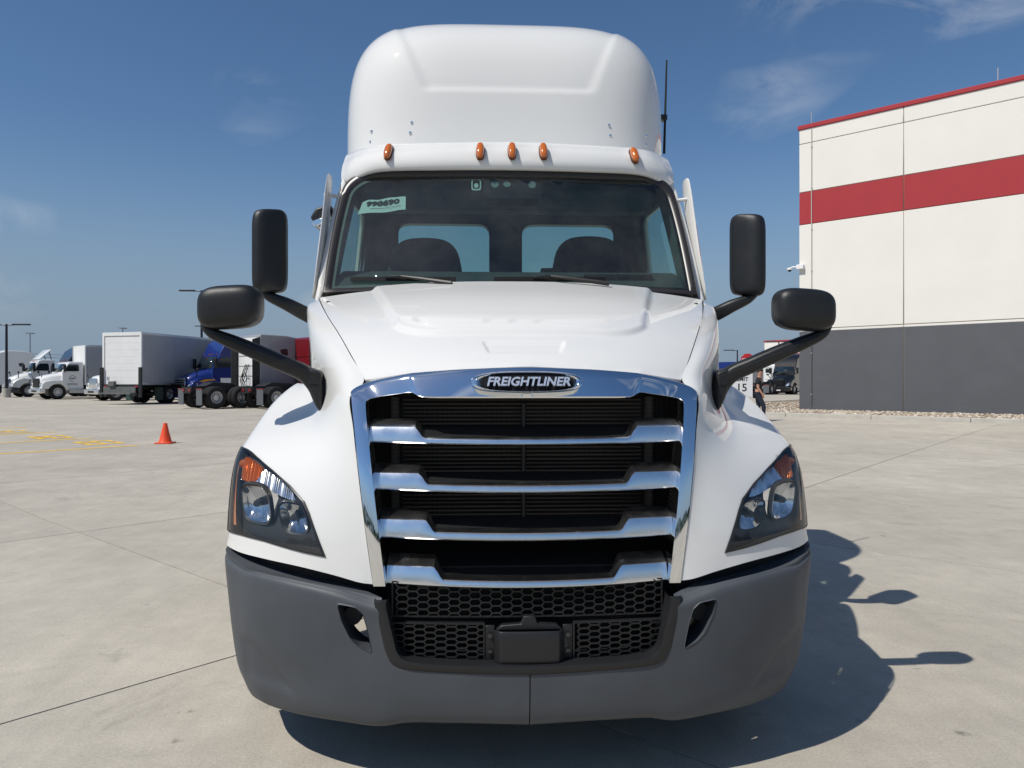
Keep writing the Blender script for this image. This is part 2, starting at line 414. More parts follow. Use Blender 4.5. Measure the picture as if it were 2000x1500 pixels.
# one sheet to the horizon; under the slabs it lies 5 cm lower
def ground_sheet():
    rs = [0, 3, 6, 9, 12, 15, 18, 21, 24, 27, 29, 31, 33, 36, 40, 46, 54, 64, 80, 110, 170, 300, 700, 1800, 4500]; n = 64; V = []; F = []
    for r in rs:
        for k in range(n):
            a = 2 * math.pi * k / n; x = r * math.cos(a); y = 1 + r * math.sin(a)
            V.append((x, y, gz(x, y) - .05 * (1 - float(sstep(28.5, 31, r)))))
    return mesh('ground', V, grid_faces(len(rs), n, True), CONC, None, fix=False)
ground = tag(ground_sheet(), kind='structure')
for p in ground.data.polygons: pass
gap = .013; step = 4.4; count = 0
for i in range(-9, 9):
    for j in range(-9, 9):
        u0, v0 = .67 + step * i, 2.14 + step * j
        c = site(u0 + step / 2, v0 + step / 2); rel = (c.x + .181, c.y + 2.65)
        r = math.hypot(c.x, c.y - 1)
        if r > 30: continue
        dep = rel[1] * math.cos(R_(2.5)) + rel[0] * math.sin(R_(2.5)); lat = rel[0] * math.cos(R_(2.5)) - rel[1] * math.sin(R_(2.5))
        if dep < -9 or abs(lat) > dep * .8 + 9: continue
        V = []; F = []; q = 5
        for a in range(q):
            for b_ in range(q):
                V.append(site(u0 + gap / 2 + (step - gap) * a / (q - 1), v0 + gap / 2 + (step - gap) * b_ / (q - 1)))
        F = grid_faces(q, q)
        ring = [a * q for a in range(q)] + [(q - 1) * q + b_ for b_ in range(1, q)] + [a * q + q - 1 for a in range(q - 2, -1, -1)] + [b_ for b_ in range(q - 2, 0, -1)]
        n0 = len(V); V += [(V[k][0], V[k][1], V[k][2] - .06) for k in ring]; m_ = len(ring)
        F += [(ring[k], ring[(k + 1) % m_], n0 + (k + 1) % m_, n0 + k) for k in range(m_)]
        mesh('slab', V, F, CONC, ground, angle=20); count += 1

def decal(name, polys, m, parent, dz=.004):
    """paint laid over the ground: polygons in yard coordinates"""
    V = []; F = []
    for po in polys:
        n0 = len(V); V += [site(u, v, dz) for u, v in po]; F.append(tuple(range(n0, n0 + len(po))))
    o = mesh(name, V, F, m, parent, smooth=False, fix=False); return o
for v in (15.35, 17.95, 20.6, 23.2):
    polys = []
    for a in range(12):
        u = 4.75 - a * 1.2; polys.append([(u, v - .07), (u, v + .07), (u - 1.2, v + .07), (u - 1.2, v - .07)])
    tag(decal('parking_line', polys, M_YEL, ground))
def digit_strokes(d, u, v, s):
    """stall numbers painted for a driver coming in along -u"""
    seg = {'a': ((0, 2), (1, 2)), 'b': ((1, 2), (1, 1)), 'c': ((1, 1), (1, 0)), 'd': ((0, 0), (1, 0)), 'e': ((0, 0), (0, 1)), 'f': ((0, 1), (0, 2)), 'g': ((0, 1), (1, 1))}
    on = {'0': 'abcdef', '1': 'bc', '2': 'abged', '3': 'abgcd', '5': 'afgcd', '6': 'afgedc', '7': 'abc', '8': 'abcdefg', '9': 'abcdfg', '4': 'fgbc'}[d]; out = []; w = .07
    for k in on:
        (x0, y0), (x1, y1) = seg[k]; x0, x1, y0, y1 = x0 * .42 * s, x1 * .42 * s, y0 * .42 * s, y1 * .42 * s
        out.append([(u + min(y0, y1) - w, v - min(x0, x1) + w), (u + min(y0, y1) - w, v - max(x0, x1) - w), (u + max(y0, y1) + w, v - max(x0, x1) - w), (u + max(y0, y1) + w, v - min(x0, x1) + w)])
    return out
for (dd, v, uu) in (('63', 17.05, 4.05), ('62', 19.35, 3.75), ('61', 21.9, 3.6)):
    P = []
    for k, d in enumerate(dd): P += digit_strokes(d, uu, v - k * .58, .78)
    tag(decal('painted_stall_number', P, M_YEL, ground, .0055))

# ================================================================ warehouse on the right with its planting strip
def A_uv(p): return (p[0] * SU[0] + p[1] * SU[1], p[0] * SV[0] + p[1] * SV[1])
WH = (13.1170, 27.5987, 0.4548)
WU, WV = A_uv(WH); GZ0 = WH[2]
M_WH = mat('tiltup_white', (.765, .74, .68), .85, var=.03, vscale=.5, bump=.08, bscale=90)
M_RED = mat('tiltup_red', (.36, .028, .036), .7, var=.06, vscale=1.2, bump=.2, bscale=90)
M_GREY = mat('tiltup_grey', (.098, .102, .112), .75, var=.07, vscale=1.0, bump=.2, bscale=90)
M_JOINT = mat('joint_sealant', (.30, .26, .20), .8)
M_PIPE = mat('galvanised', (.48, .47, .44), .5, metal=.5)
bld = tag(empty('warehouse_building', WH, 0), 'white tilt-up warehouse with red band and dark grey base at right edge', 'building')
ang = math.atan2(SU[1], SU[0])              # local x runs along -V (to the right), local y runs along +U (away)
bld.rotation_euler = (0, 0, math.atan2(-SV[1], -SV[0]))
k_ = 30.8 / 1444
zz = [-.6, (799 - 648) * k_, (799 - 440.6) * k_, (799 - 377.7) * k_, (799 - 283.5) * k_, (799 - 255) * k_, (799 - 249.5) * k_]
edges = [0, 3.95, 11.3, 18.7]
DEP = 40.
for a in range(3):
    x0, x1 = edges[a] + (.012 if a else 0), edges[a + 1] - .012
    for b_, (m_, z0, z1) in enumerate(((M_GREY, zz[0], zz[1]), (M_WH, zz[1] + .11, zz[2]), (M_RED, zz[2] + .025, zz[3]), (M_WH, zz[3] + .025, zz[4]), (M_WH, zz[4] + .028, zz[5]))):
        o = MB().box(x0, x1, 0, .3, z0, z1).build('wall_panel', m_, bld, bevel=.012, seg=1)
    MB().box(x0, x1, .006, .3, zz[1] - .003, zz[1] + .085).build('ledge_strip', M_WH, bld, bevel=.01, seg=1)
MB().box(.02, edges[-1], .035, .28, zz[0], zz[5] - .02).build('wall_core', M_JOINT, bld, smooth=False)
MB().box(0, .3, .303, DEP, zz[0], zz[1] - .004).build('side_wall', M_GREY, bld, smooth=False)
MB().box(0, .3, .303, DEP, zz[1], zz[5]).build('side_wall', M_WH, bld, smooth=False)
MB().box(.3, edges[-1], .31, DEP, zz[5] - .6, zz[5] - .4).build('roof', M_GREY, bld, smooth=False)
MB().box(-.06, edges[-1], -.05, .34, zz[5] + .002, zz[6] + .06).build('coping', M_RED, bld, bevel=.02)
for x in (.51,):
    MB().tube([(x, -.03, .15), (x, -.03, zz[1] - .01)], .018, 8).build('conduit', M_GREY, bld)
    MB().tube([(x, -.03, zz[1]), (x, -.03, zz[5] - .05)], .018, 8).build('conduit', mat('painted_pipe', (.52, .50, .45), .6), bld)
    for q in range(7): MB().box(x - .03, x + .03, -.052, -.002, .6 + q * 1.7, .63 + q * 1.7).build('conduit_clamp', M_PIPE, bld, smooth=False)
for x in (.46, 6.97): MB().tube([(x, .1, zz[6] + .05), (x, .1, zz[6] + .55)], .015, 6).build('lightning_rod', M_PIPE, bld)
# camera on the corner
M_WPL = mat('white_plastic', (.78, .78, .78), .4)
M_BLK = mat('black_plastic', (.012, .013, .014), .42, bump=.08, bscale=400)
cz = (799 - 523) * k_
cm = tag(empty('security_camera', bld.matrix_basis @ Vector((0, 0, cz))), 'white security camera on bracket at the corner of the warehouse', 'camera')
cm.rotation_euler = bld.rotation_euler; cm.scale = (.7, .7, .7)
MB().box(-.10, .32, -.26, -.003, -.12, .16).build('junction_box', M_WPL, cm, bevel=.03)
MB().tube([(-.08, -.13, .04), (-.35, -.15, .05), (-.5, -.15, -.02)], .05, 10).build('bracket', M_WPL, cm)
MB().lathe([(.03, .06), (.12, .05), (.15, -.02), (.14, -.07)], (-.52, -.15, -.03), 16, 'z').build('camera_body', M_WPL, cm)
MB().lathe([(.11, 0), (.10, -.06), (.06, -.10), (.01, -.12)], (-.52, -.15, -.095), 16, 'z').build('dome', M_BLK, cm)

# planting strip: kerb, gravel
KU = 25.55
strip_e = WV + 5.5
def kerb_piece(u0, u1, v0, v1, h=.15):
    V = []
    for (u, v) in ((u0, v0), (u1, v0), (u1, v1), (u0, v1)):
        V.append(site(u, v, -.08))
    for (u, v) in ((u0 + .02, v0), (u1, v0), (u1, v1), (u0 + .02, v1)):
        V.append(site(u, v, h))
    return mesh('kerb', V, [(0, 3, 2, 1), (4, 5, 6, 7), (0, 1, 5, 4), (1, 2, 6, 5), (2, 3, 7, 6), (3, 0, 4, 7)], M_KERB, kerb_root, bevel=.025, seg=2)
kerb_root = tag(empty('kerbs'), 'pale concrete kerb edging the gravel bed by the warehouse', 'kerb', kind='structure')
v = -18.0
while v < strip_e:
    kerb_piece(KU, KU + .17, v + .006, min(v + 3.0, strip_e) - .006); v += 3.0
u = KU + .18
while u < KU + 30: kerb_piece(u, u + 3 - .012, strip_e - .17, strip_e - .006); u += 3.0
M_GRAVBED = mat('gravel_bed', (.27, .22, .17), .95, var=.35, vscale=22, bump=.6, bscale=30)
V = []; nu, nv = 12, 40
us = [KU + .16 + (WU + .1 - KU - .16) * a / (nu - 1) for a in range(nu)]; vs_ = [-18 + (strip_e - .16 + 18) * b_ / (nv - 1) for b_ in range(nv)]
for a in us:
    for b_ in vs_: V.append(site(a, b_, .11))
bed = tag(mesh('gravel_ground', V, grid_faces(nu, nv), M_GRAVBED, None, fix=False), kind='structure')
V2 = [site(WU + .1 + 28 * a / 3, WV + .02 + (strip_e - .16 - WV) * b_ / 3, .11) for a in range(4) for b_ in range(4)]
mesh('gravel_side', V2, grid_faces(4, 4), M_GRAVBED, bed, fix=False)
M_ST = [mat('stone_tan', (.42, .34, .25), .9, var=.3, vscale=5), mat('stone_pale', (.56, .51, .43), .9, var=.2, vscale=5), mat('stone_brown', (.26, .20, .15), .9, var=.3, vscale=5)]
rg = random.Random(3)
ico_v = [(0, 0, 1), (.9, 0, .35), (.28, .85, .4), (-.73, .53, .38), (-.7, -.5, .42), (.3, -.86, .36), (0, 0, -.5)]
ico_f = [(0, 1, 2), (0, 2, 3), (0, 3, 4), (0, 4, 5), (0, 5, 1), (1, 6, 2), (2, 6, 3), (3, 6, 4), (4, 6, 5), (5, 6, 1)]
for k, m_ in enumerate(M_ST):
    mb = MB()
    for q in range(3600):
        if rg.random() < .16: uu, vv = WU + rg.random() * 8, WV + .05 + rg.random() * (strip_e - WV - .3)
        else: uu, vv = KU + .2 + rg.random() * (WU - KU - .25), -6 + rg.random() * (strip_e + 5.7)
        p = site(uu, vv, .115 + .015 * rg.random()); s = .03 + .05 * rg.random() ** 2; a = rg.random() * 6.28; ca, sa = math.cos(a), math.sin(a); e = .6 + .6 * rg.random()
        mb.add([(p.x + s * (x * ca - y * e * sa), p.y + s * (x * sa + y * e * ca), p.z + s * .7 * z) for x, y, z in ico_v], ico_f)
    g_ = mb.build('gravel', m_, None, smooth=False, fix=False)
    tag(g_, ['tan gravel stones in the bed before the warehouse', 'pale gravel stones in the bed before the warehouse', 'brown gravel stones in the bed before the warehouse'][k], 'gravel', kind='stuff')

# ================================================================ the white day-cab truck in front
WHITE = mat('white_paint', (.72, .715, .69), .5, coat=1.0, coat_rough=.03, spec=.1)
CHROME = mat('chrome', (.86, .87, .88), .05, metal=1.0, rvar=.03, vscale=9)
CHROME2 = mat('satin_chrome', (.90, .90, .90), .23, metal=1.0, rvar=.05, vscale=14)
GREYP = mat('grey_bumper', (.066, .073, .083), .55, var=.14, vscale=3, bump=.10, bscale=500, rvar=.06)
BLK = mat('black_trim', (.016, .0165, .0175), .38, bump=.06, bscale=600, rvar=.05)
BLKM = mat('black_matt', (.006, .006, .0065), .7)
RUB = mat('rubber_seal', (.022, .019, .018), .33, spec=.6)
MIRR = mat('mirror_shell', (.0125, .013, .0138), .40, bump=.12, bscale=700, rvar=.06, vscale=12)
TYRE = mat('tyre_rubber', (.017, .017, .017), .85, bump=.3, bscale=80)
STEEL = mat('wheel_white_steel', (.55, .55, .54), .4, metal=.2)
FRAME = mat('frame_black', (.02, .02, .022), .6)
AMBER = mat('amber_lens', (.55, .13, .008), .12, coat=1., spec=.6)
INTER = mat('cab_interior', (.085, .10, .105), .8, var=.15, vscale=5)
SEATM = mat('seat_cloth', (.02, .024, .032), .9, var=.2, vscale=20)
GLS = glass('windshield_glass', (.47, .64, .61), dust=.03)
GLS2 = glass('cab_window_glass', (.80, .93, .86))
LENS = glass('clear_lens', (.93, .94, .95), ior=1.46)

truck = tag(empty('semi_truck'), 'white day-cab semi truck with chrome grille filling the middle of the photo', 'truck')

# ---- fender and hood side: net of points from the grille edge outwards, from the lower edge up and back
FN = [
 [(-0.5757, 0.1000, 0.7607), (-0.6290, 0.1050, 0.7676), (-0.7172, 0.1250, 0.7880), (-0.8541, 0.1700, 0.8107), (-1.0171, 0.2600, 0.8221), (-1.1523, 0.3700, 0.8264), (-1.2407, 0.5000, 0.8322), (-1.235, .67, .82)],
 [(-0.6024, 0.1150, 0.9299), (-0.6512, 0.1250, 0.9359), (-0.7401, 0.1450, 0.9403), (-0.8646, 0.1900, 0.9459), (-1.0149, 0.2800, 0.9495), (-1.1526, 0.3900, 0.9566), (-1.2432, 0.5200, 0.9597), (-1.24, .70, .88)],
 [(-0.6363, 0.1500, 1.1538), (-0.6742, 0.1700, 1.1554), (-0.7521, 0.2050, 1.1554), (-0.8590, 0.2650, 1.1526), (-0.9971, 0.3600, 1.1605), (-1.1519, 0.4800, 1.1689), (-1.2416, 0.5800, 1.1696), (-1.24, .76, .96)],
 [(-0.6639, 0.2000, 1.3278), (-0.7012, 0.2350, 1.3297), (-0.7611, 0.3000, 1.3179), (-0.8720, 0.4100, 1.2904), (-1.0045, 0.5300, 1.2868), (-1.1433, 0.6300, 1.2760), (-1.2301, 0.7100, 1.2524), (-1.24, .85, 1.04)],
 [(-0.6851, 0.2550, 1.4501), (-0.7181, 0.2950, 1.4636), (-0.7747, 0.3900, 1.4479), (-0.8774, 0.6000, 1.3775), (-0.9994, 0.7500, 1.3790), (-1.1272, 0.8400, 1.3807), (-1.2076, 0.8900, 1.3597), (-1.24, .95, 1.09)],
 [(-0.6433, 0.3300, 1.5164), (-0.7141, 0.3750, 1.5312), (-0.7965, 0.4800, 1.5172), (-0.9076, 0.7300, 1.4305), (-1.0068, 0.8800, 1.4371), (-1.1061, 0.9600, 1.4383), (-1.1857, 1.0100, 1.4224), (-1.24, 1.03, 1.12)],
 [(-0.7160, 0.4700, 1.6114), (-0.7957, 0.5200, 1.6261), (-0.8860, 0.6400, 1.6015), (-0.9658, 0.9000, 1.4757), (-1.0273, 1.0100, 1.4825), (-1.0965, 1.0800, 1.4821), (-1.1548, 1.1300, 1.4690), (-1.24, 1.12, 1.14)],
 [(-0.8109, 0.6800, 1.7239), (-0.8867, 0.7400, 1.7278), (-0.9737, 0.8500, 1.6966), (-1.0213, 1.0600, 1.5127), (-1.0576, 1.1300, 1.5078), (-1.0975, 1.1900, 1.5026), (-1.1358, 1.2400, 1.4867), (-1.24, 1.24, 1.145)],
 [(-0.9269, 0.9800, 1.8385), (-0.9874, 1.0200, 1.8320), (-1.0532, 1.1000, 1.7979), (-.985, 1.22, 1.45), (-1.06, 1.30, 1.47), (-1.14, 1.33, 1.465), (-1.215, 1.36, 1.41), (-1.24, 1.40, 1.12)],
 [(-1.0544, 1.4000, 1.9663), (-1.0946, 1.4200, 1.9545), (-1.1369, 1.4600, 1.9053), (-1.02, 1.50, 1.42), (-1.08, 1.58, 1.38), (-1.15, 1.61, 1.36), (-1.215, 1.63, 1.30), (-1.24, 1.62, 1.02)],
 [(-1.03, 1.47, 1.95), (-1.05, 1.485, 1.90), (-1.07, 1.50, 1.80), (-1.03, 1.60, 1.15), (-1.09, 1.74, 1.02), (-1.16, 1.77, .98), (-1.215, 1.78, .92), (-1.235, 1.78, .80)],
]
FS = Surf(FN)
U, V_ = np.meshgrid(np.linspace(0, FS.r - 1, 41), np.linspace(0, FS.c - 1, 29), indexing='ij')
NET = FS.ev(U.ravel(), V_.ravel()).reshape(41, 29, 3)
for _ in range(7):                          # fair the net, edges stay put
    N2 = NET.copy(); N2[1:-1, 1:-1] = .5 * NET[1:-1, 1:-1] + .125 * (NET[2:, 1:-1] + NET[:-2, 1:-1] + NET[1:-1, 2:] + NET[1:-1, :-2]); NET = N2
FS = Surf(NET)
HL = [(-1.2434, 0.6600, 1.2313), (-1.1311, 0.5300, 1.1982), (-1.0114, 0.3750, 1.1505), (-0.9180, 0.2800, 1.1010), (-0.8423, 0.2350, 1.0435), (-0.8155, 0.2200, 1.0025), (-0.7885, 0.1850, 0.9385), (-0.7543, 0.1400, 0.8534),
      (-0.8553, 0.1750, 0.8656), (-1.0200, 0.2700, 0.8876), (-1.1361, 0.3700, 0.8921), (-1.2259, 0.5000, 0.8857), (-1.2380, 0.5300, 0.9796), (-1.2469, 0.5700, 1.1048), (-1.2503, 0.6200, 1.1811)]
def uvpoly(S, P, k=4):
    return [S.inv(x, z, y) for x, y, z in dense(P, k)]
FS.inv(-1., 1.)
HLuv = uvpoly(FS, HL)
Q, F = trimmed(FS, 110, 80, holes=[HLuv])
fender = mesh('fender', Q, F, WHITE, truck, angle=60)
both(fender)

# ---- headlight
def ring_uv(poly, k):                       # outline moved towards its middle
    c = np.mean(np.array(poly), 0); return [tuple(c + (np.array(p) - c) * k) for p in poly]
hl = empty('headlight', (0, 0, 0), 0, truck)
M_HOUS = mat('lamp_housing', (.030, .033, .036), .5)
M_BEZ = mat('lamp_bezel', (.02, .021, .022), .3)
def uv_patch(name, poly, off, m, step=40, parent=None, **k):
    S = FS; uv = [tuple(p) for p in poly]
    us = [p[0] for p in uv]; vs2 = [p[1] for p in uv]
    pts = [(a, b) for a in np.linspace(min(us), max(us), step) for b in np.linspace(min(vs2), max(vs2), step) if in_poly((a, b), uv)]
    W, Fc = cdt_mesh(pts, [uv], lambda c: in_poly(c, uv))
    u = np.array([p[0] for p in W]); v = np.array([p[1] for p in W]); n = S.normal(u, v); n *= np.where(n[:, 1:2] > 0, -1, 1)
    Qq = S.ev(u, v) + n * (off(u, v)[:, None] if callable(off) else off)
    return mesh(name, Qq, Fc, m, parent, **k)
uv_patch('lens', HLuv, .004, LENS, 40, hl, angle=80)
# rim between paint and lens, and the walls of the lamp pocket
u_ = np.array([p[0] for p in HLuv]); v_ = np.array([p[1] for p in HLuv]); nn = FS.normal(u_, v_); nn *= np.where(nn[:, 1:2] > 0, -1, 1)
P0 = FS.ev(u_, v_)
inn = np.array(ring_uv(HLuv, .955)); P1 = FS.ev(inn[:, 0], inn[:, 1])
n_ = len(P0); V = np.concatenate([P0 - nn * .02, P0 + nn * .005, P1 + nn * .007, P1 - nn * .06])
F = grid_faces(4, n_, True)
mesh('bezel', V, F, M_BEZ, hl, angle=45)
P2 = np.concatenate([P0 - nn * .02, P1 - nn * .06]);
HOUSING_LATER = True
def lamp_uv(P, k=4): return [FS.inv(x, z, y) for x, y, z in dense(P, k)]
def XZ(P): return [(p[0], p[2]) for p in P]
# amber turn lamp with bulb, clear ribbed strip beside it, amber side marker
turn = [(-1.2327, 0.6200, 1.1877), (-1.1616, 0.5600, 1.1888), (-1.0808, 0.4600, 1.1558), (-1.0805, 0.4300, 1.1066), (-1.1144, 0.4600, 1.0838), (-1.2253, 0.5700, 1.1025)]
turn_uv = lamp_uv(round_poly(turn, .25, 3), 2)
M_AMB2 = mat('amber_reflector', (.75, .20, .02), .18, metal=.45, coat=1., bump=.12, bscale=120)
uv_patch('turn_signal', turn_uv, lambda u, v: -.035 + .005 * np.sin(v * 22), M_AMB2, 90, hl, angle=20)
clear = [(-1.0771, 0.4400, 1.1581), (-1.0073, 0.3600, 1.1338), (-0.9410, 0.3000, 1.0924), (-0.8977, 0.2700, 1.0403), (-0.9735, 0.3100, 1.0588), (-1.0708, 0.3900, 1.0847), (-1.2210, 0.5500, 1.0984), (-1.1113, 0.4500, 1.0872)]
clear_uv = lamp_uv(clear)
uv_patch('ribbed_reflector', clear_uv, lambda u, v: -.03 + .0022 * np.sin(v * 26), mat('ribbed_chrome', (.80, .80, .80), .28, metal=1.), 120, hl, angle=20)
mk = [(-1.2210, 0.5700, 1.1596), (-1.2059, 0.5500, 1.1551), (-1.1984, 0.5000, 1.0488), (-1.1769, 0.4400, 0.9204), (-1.2013, 0.4700, 0.9170), (-1.2209, 0.5300, 1.0554)]
mk_uv = lamp_uv(mk)
uv_patch('side_marker', mk_uv, -.012, AMBER, 30, hl, angle=60)
def bowl(cx, cy, yd, w, h, tilt, dep, facets, nm):
    """faceted mirror bowl, opening towards the front"""
    c = Vector(cx); V = []; nr, na = 7, 36
    for i in range(nr + 1):
        r = 1 - i / nr * .86
        for k in range(na):
            a = 2 * math.pi * k / na; e = 3.2
            x = math.copysign(abs(math.cos(a)) ** (2 / e), math.cos(a)) * w * r; z = math.copysign(abs(math.sin(a)) ** (2 / e), math.sin(a)) * h * r
            fac = .010 * math.floor((x / w + 1) * facets) % 2 * .006
            V.append((c.x + x + z * tilt, c.y + dep * (1 - r * r) + x * yd + .0025 * math.sin(x / w * 9.4) * r, c.z + z))
    F = grid_faces(nr + 1, na, True); F.append(tuple(nr * na + k for k in range(na)))
    b = mesh(nm, V, F, mat('lamp_mirror', (.78, .78, .78), .12, metal=1.), hl, angle=80)
    MB().lathe([(.004, -.03), (.013, -.028), (.016, .0), (.014, .03)], (c.x, c.y + dep * .6, c.z), 16, 'y').build('bulb_shield', M_HOUS, b)
    # surround
    V = []; 
    for s_, dy in ((1.0, .002), (1.12, -.006), (1.2, .03)):
        for k in range(na):
            a = 2 * math.pi * k / na; e = 3.2
            x = math.copysign(abs(math.cos(a)) ** (2 / e), math.cos(a)) * w * s_; z = math.copysign(abs(math.sin(a)) ** (2 / e), math.sin(a)) * h * s_
            V.append((c.x + x + z * tilt, c.y + x * yd + dy, c.z + z))
    mesh('reflector_surround', V, grid_faces(3, na, True), M_HOUS, b, angle=50)
def bowl_ring(c, w, h, tilt, yd, k):
    out = []
    for q in range(36):
        a = 2 * math.pi * q / 36; e = 3.2; x = math.copysign(abs(math.cos(a)) ** (2 / e), math.cos(a)) * w * k; z = math.copysign(abs(math.sin(a)) ** (2 / e), math.sin(a)) * h * k
        out.append(FS.inv(c[0] + x + z * tilt, c[2] + z, c[1] + x * yd))
    return out
pb1 = (-1.0842, 0.3800, 1.0158); pb2 = (-0.9056, 0.2620, 0.9779)
b1 = (.069, .072, -.12, -.85); b2 = (.055, .057, -.22, -.55)
bowl(pb1, 0, b1[3], b1[0], b1[1], b1[2], .055, 4, 'low_beam_reflector')
bowl(pb2, 0, b2[3], b2[0], b2[1], b2[2], .05, 4, 'high_beam_reflector')
hp = bowl_ring(pb1, b1[0], b1[1], b1[2], b1[3], 1.13), bowl_ring(pb2, b2[0], b2[1], b2[2], b2[3], 1.13)
us = [p[0] for p in HLuv]; vs2 = [p[1] for p in HLuv]
pts = [(a, b) for a in np.linspace(min(us), max(us), 40) for b in np.linspace(min(vs2), max(vs2), 40) if in_poly((a, b), HLuv) and not any(in_poly((a, b), h) for h in hp)]
W, Fc = cdt_mesh(pts, [HLuv, *hp], lambda c: in_poly(c, HLuv) and not any(in_poly(c, h) for h in hp))
u = np.array([p[0] for p in W]); v = np.array([p[1] for p in W]); n = FS.normal(u, v); n *= np.where(n[:, 1:2] > 0, -1, 1)
mesh('housing', FS.ev(u, v) - n * .045, Fc, M_HOUS, hl, angle=60)
MB().lathe([(.003, -.015), (.018, -.012), (.02, .01), (.012, .03)], tuple((-1.1954, 0.5850, 1.1578)), 12, 'y').build('turn_bulb', AMBER, hl)
hr = empty('headlight', (0, 0, 0), 0, truck)
for ch in list(hl.children):
    k = mirrored(ch); k.parent = hr

# ---- hood top
SE = [(-0.6433, 0.3300, 1.5164), (-0.7160, 0.4700, 1.6114), (-0.8109, 0.6800, 1.7239), (-0.9269, 0.9800, 1.8385), (-1.0544, 1.4000, 1.9663)]
CE = [(0, .20, 1.562), (0, .34, 1.652), (0, .56, 1.762), (0, .88, 1.895), (0, 1.27, 2.022)]
# the front edge follows the chrome surround
HF = [(-0.6433, 0.3300, 1.5164), (-0.5802, 0.3000, 1.5243), (-0.4613, 0.2600, 1.5421), (-0.2544, 0.2250, 1.5576), (0.0190, 0.2050, 1.5674)]
nr, nc = 130, 170; tt = np.linspace(0, 4, nr)
SEd = cr1([(abs(a[0]) - .004, a[1], a[2]) for a in SE], tt); CEd = cr1(CE, tt)
HFd = np.array([(abs(a[0]), a[1], a[2]) for a in HF])
V = np.zeros((nr, nc, 3)); s = np.linspace(-1, 1, nc); a_ = np.abs(s)
for i in range(nr):
    X = SEd[i, 0] * s; Y = CEd[i, 1] + (SEd[i, 1] - CEd[i, 1]) * a_ ** 2.2; Z = CEd[i, 2] + (SEd[i, 2] - CEd[i, 2]) * a_ ** 2.6
    w = 1 - sstep(0, .35, tt[i])            # near the nose blend into the edge of the chrome
    if w > 0:
        o_ = np.argsort(HFd[:, 0]); fy = np.interp(np.abs(X), HFd[o_, 0], HFd[o_, 1]); fz = np.interp(np.abs(X), HFd[o_, 0], HFd[o_, 2])
        y0 = CEd[0, 1] + (SEd[0, 1] - CEd[0, 1]) * a_ ** 2.2; z0 = CEd[0, 2] + (SEd[0, 2] - CEd[0, 2]) * a_ ** 2.6
        Y = Y + (fy - y0) * w; Z = Z + (fz - z0) * w
    # raised centre panel
    wb = np.interp(CEd[i, 1], [.4, .6, 1.3], [.54, .575, .77]); front = .435 + .10 * np.clip((np.abs(X) - .30) / .25, 0, 1.2) ** 3
    b1 = sstep(0, .032, wb - np.abs(X)) * sstep(0, .028, CEd[i, 1] - front)
    Z = Z + .022 * b1
    # shallow hand recess above the badge
    hw = .175 - (.40 - CEd[i, 1]) * .25
    rec = sstep(0, .012, hw - np.abs(X)) * sstep(.285, .325, CEd[i, 1]) * sstep(0, .010, .392 - CEd[i, 1])
    Z = Z - .012 * rec
    V[i] = np.stack([X, Y, Z], 1)
lipr = V[0].copy(); lipr[:, 1] += .035; lipr[:, 2] -= .03
back = V[-1].copy(); back[:, 2] -= .05; back[:, 1] += .01
VV = np.concatenate([lipr[None], V, back[None]])
mesh('hood', VV.reshape(-1, 3), grid_faces(nr + 2, nc), WHITE, truck, angle=60)
LN = V[::10, ::10].copy(); LN[:, :, 2] -= .035; LN[:, :, 0] *= 1.035; LN[:, :, 1] += .03
mesh('hood_light_block', LN.reshape(-1, 3), grid_faces(LN.shape[0], LN.shape[1]), BLKM, truck)  # unseen dark sheet, added to stop sun leaking through the hood seams
MB().box(-.62, .62, .50, 1.42, .62, 1.50).build('engine_block', BLKM, truck, smooth=False)
MB().prism([(1.24, 1.5), (1.24, 1.93), (1.45, 1.97), (1.56, 2.02), (1.56, 1.5)], -.98, .98, 'x').build('cowl', BLKM, truck, smooth=False)

# ---- chrome grille surround
O = [(-0.5750, 0.0950, 0.7545), (-0.6080, 0.1150, 0.9680), (-0.6382, 0.1500, 1.1769), (-0.6611, 0.1950, 1.3242), (-0.6814, 0.2450, 1.4443), (-0.6797, 0.2700, 1.4779), (-0.6243, 0.2850, 1.5061), (-0.5353, 0.2620, 1.5261), (-0.4599, 0.2450, 1.5399), (-0.4297, 0.2400, 1.5448), (-0.2541, 0.2150, 1.5574), (-0.0567, 0.1970, 1.5641), (0.0183, 0.1950, 1.5652)]
I = [(-0.5250, 0.0850, 0.7567), (-0.5520, 0.1050, 0.9505), (-0.5792, 0.1380, 1.1454), (-0.6004, 0.1780, 1.2959), (-0.6164, 0.2200, 1.4014), (-0.6128, 0.2350, 1.4365), (-0.5718, 0.2380, 1.4484), (-0.5013, 0.2250, 1.4584), (-0.4469, 0.2120, 1.4645), (-0.3957, 0.1850, 1.4482), (-0.2529, 0.1700, 1.4464), (-0.0584, 0.1570, 1.4465), (0.0155, 0.1550, 1.4465)]
strip('grille_surround', O, I, CHROME, truck, .04, .13, .0015, 6)

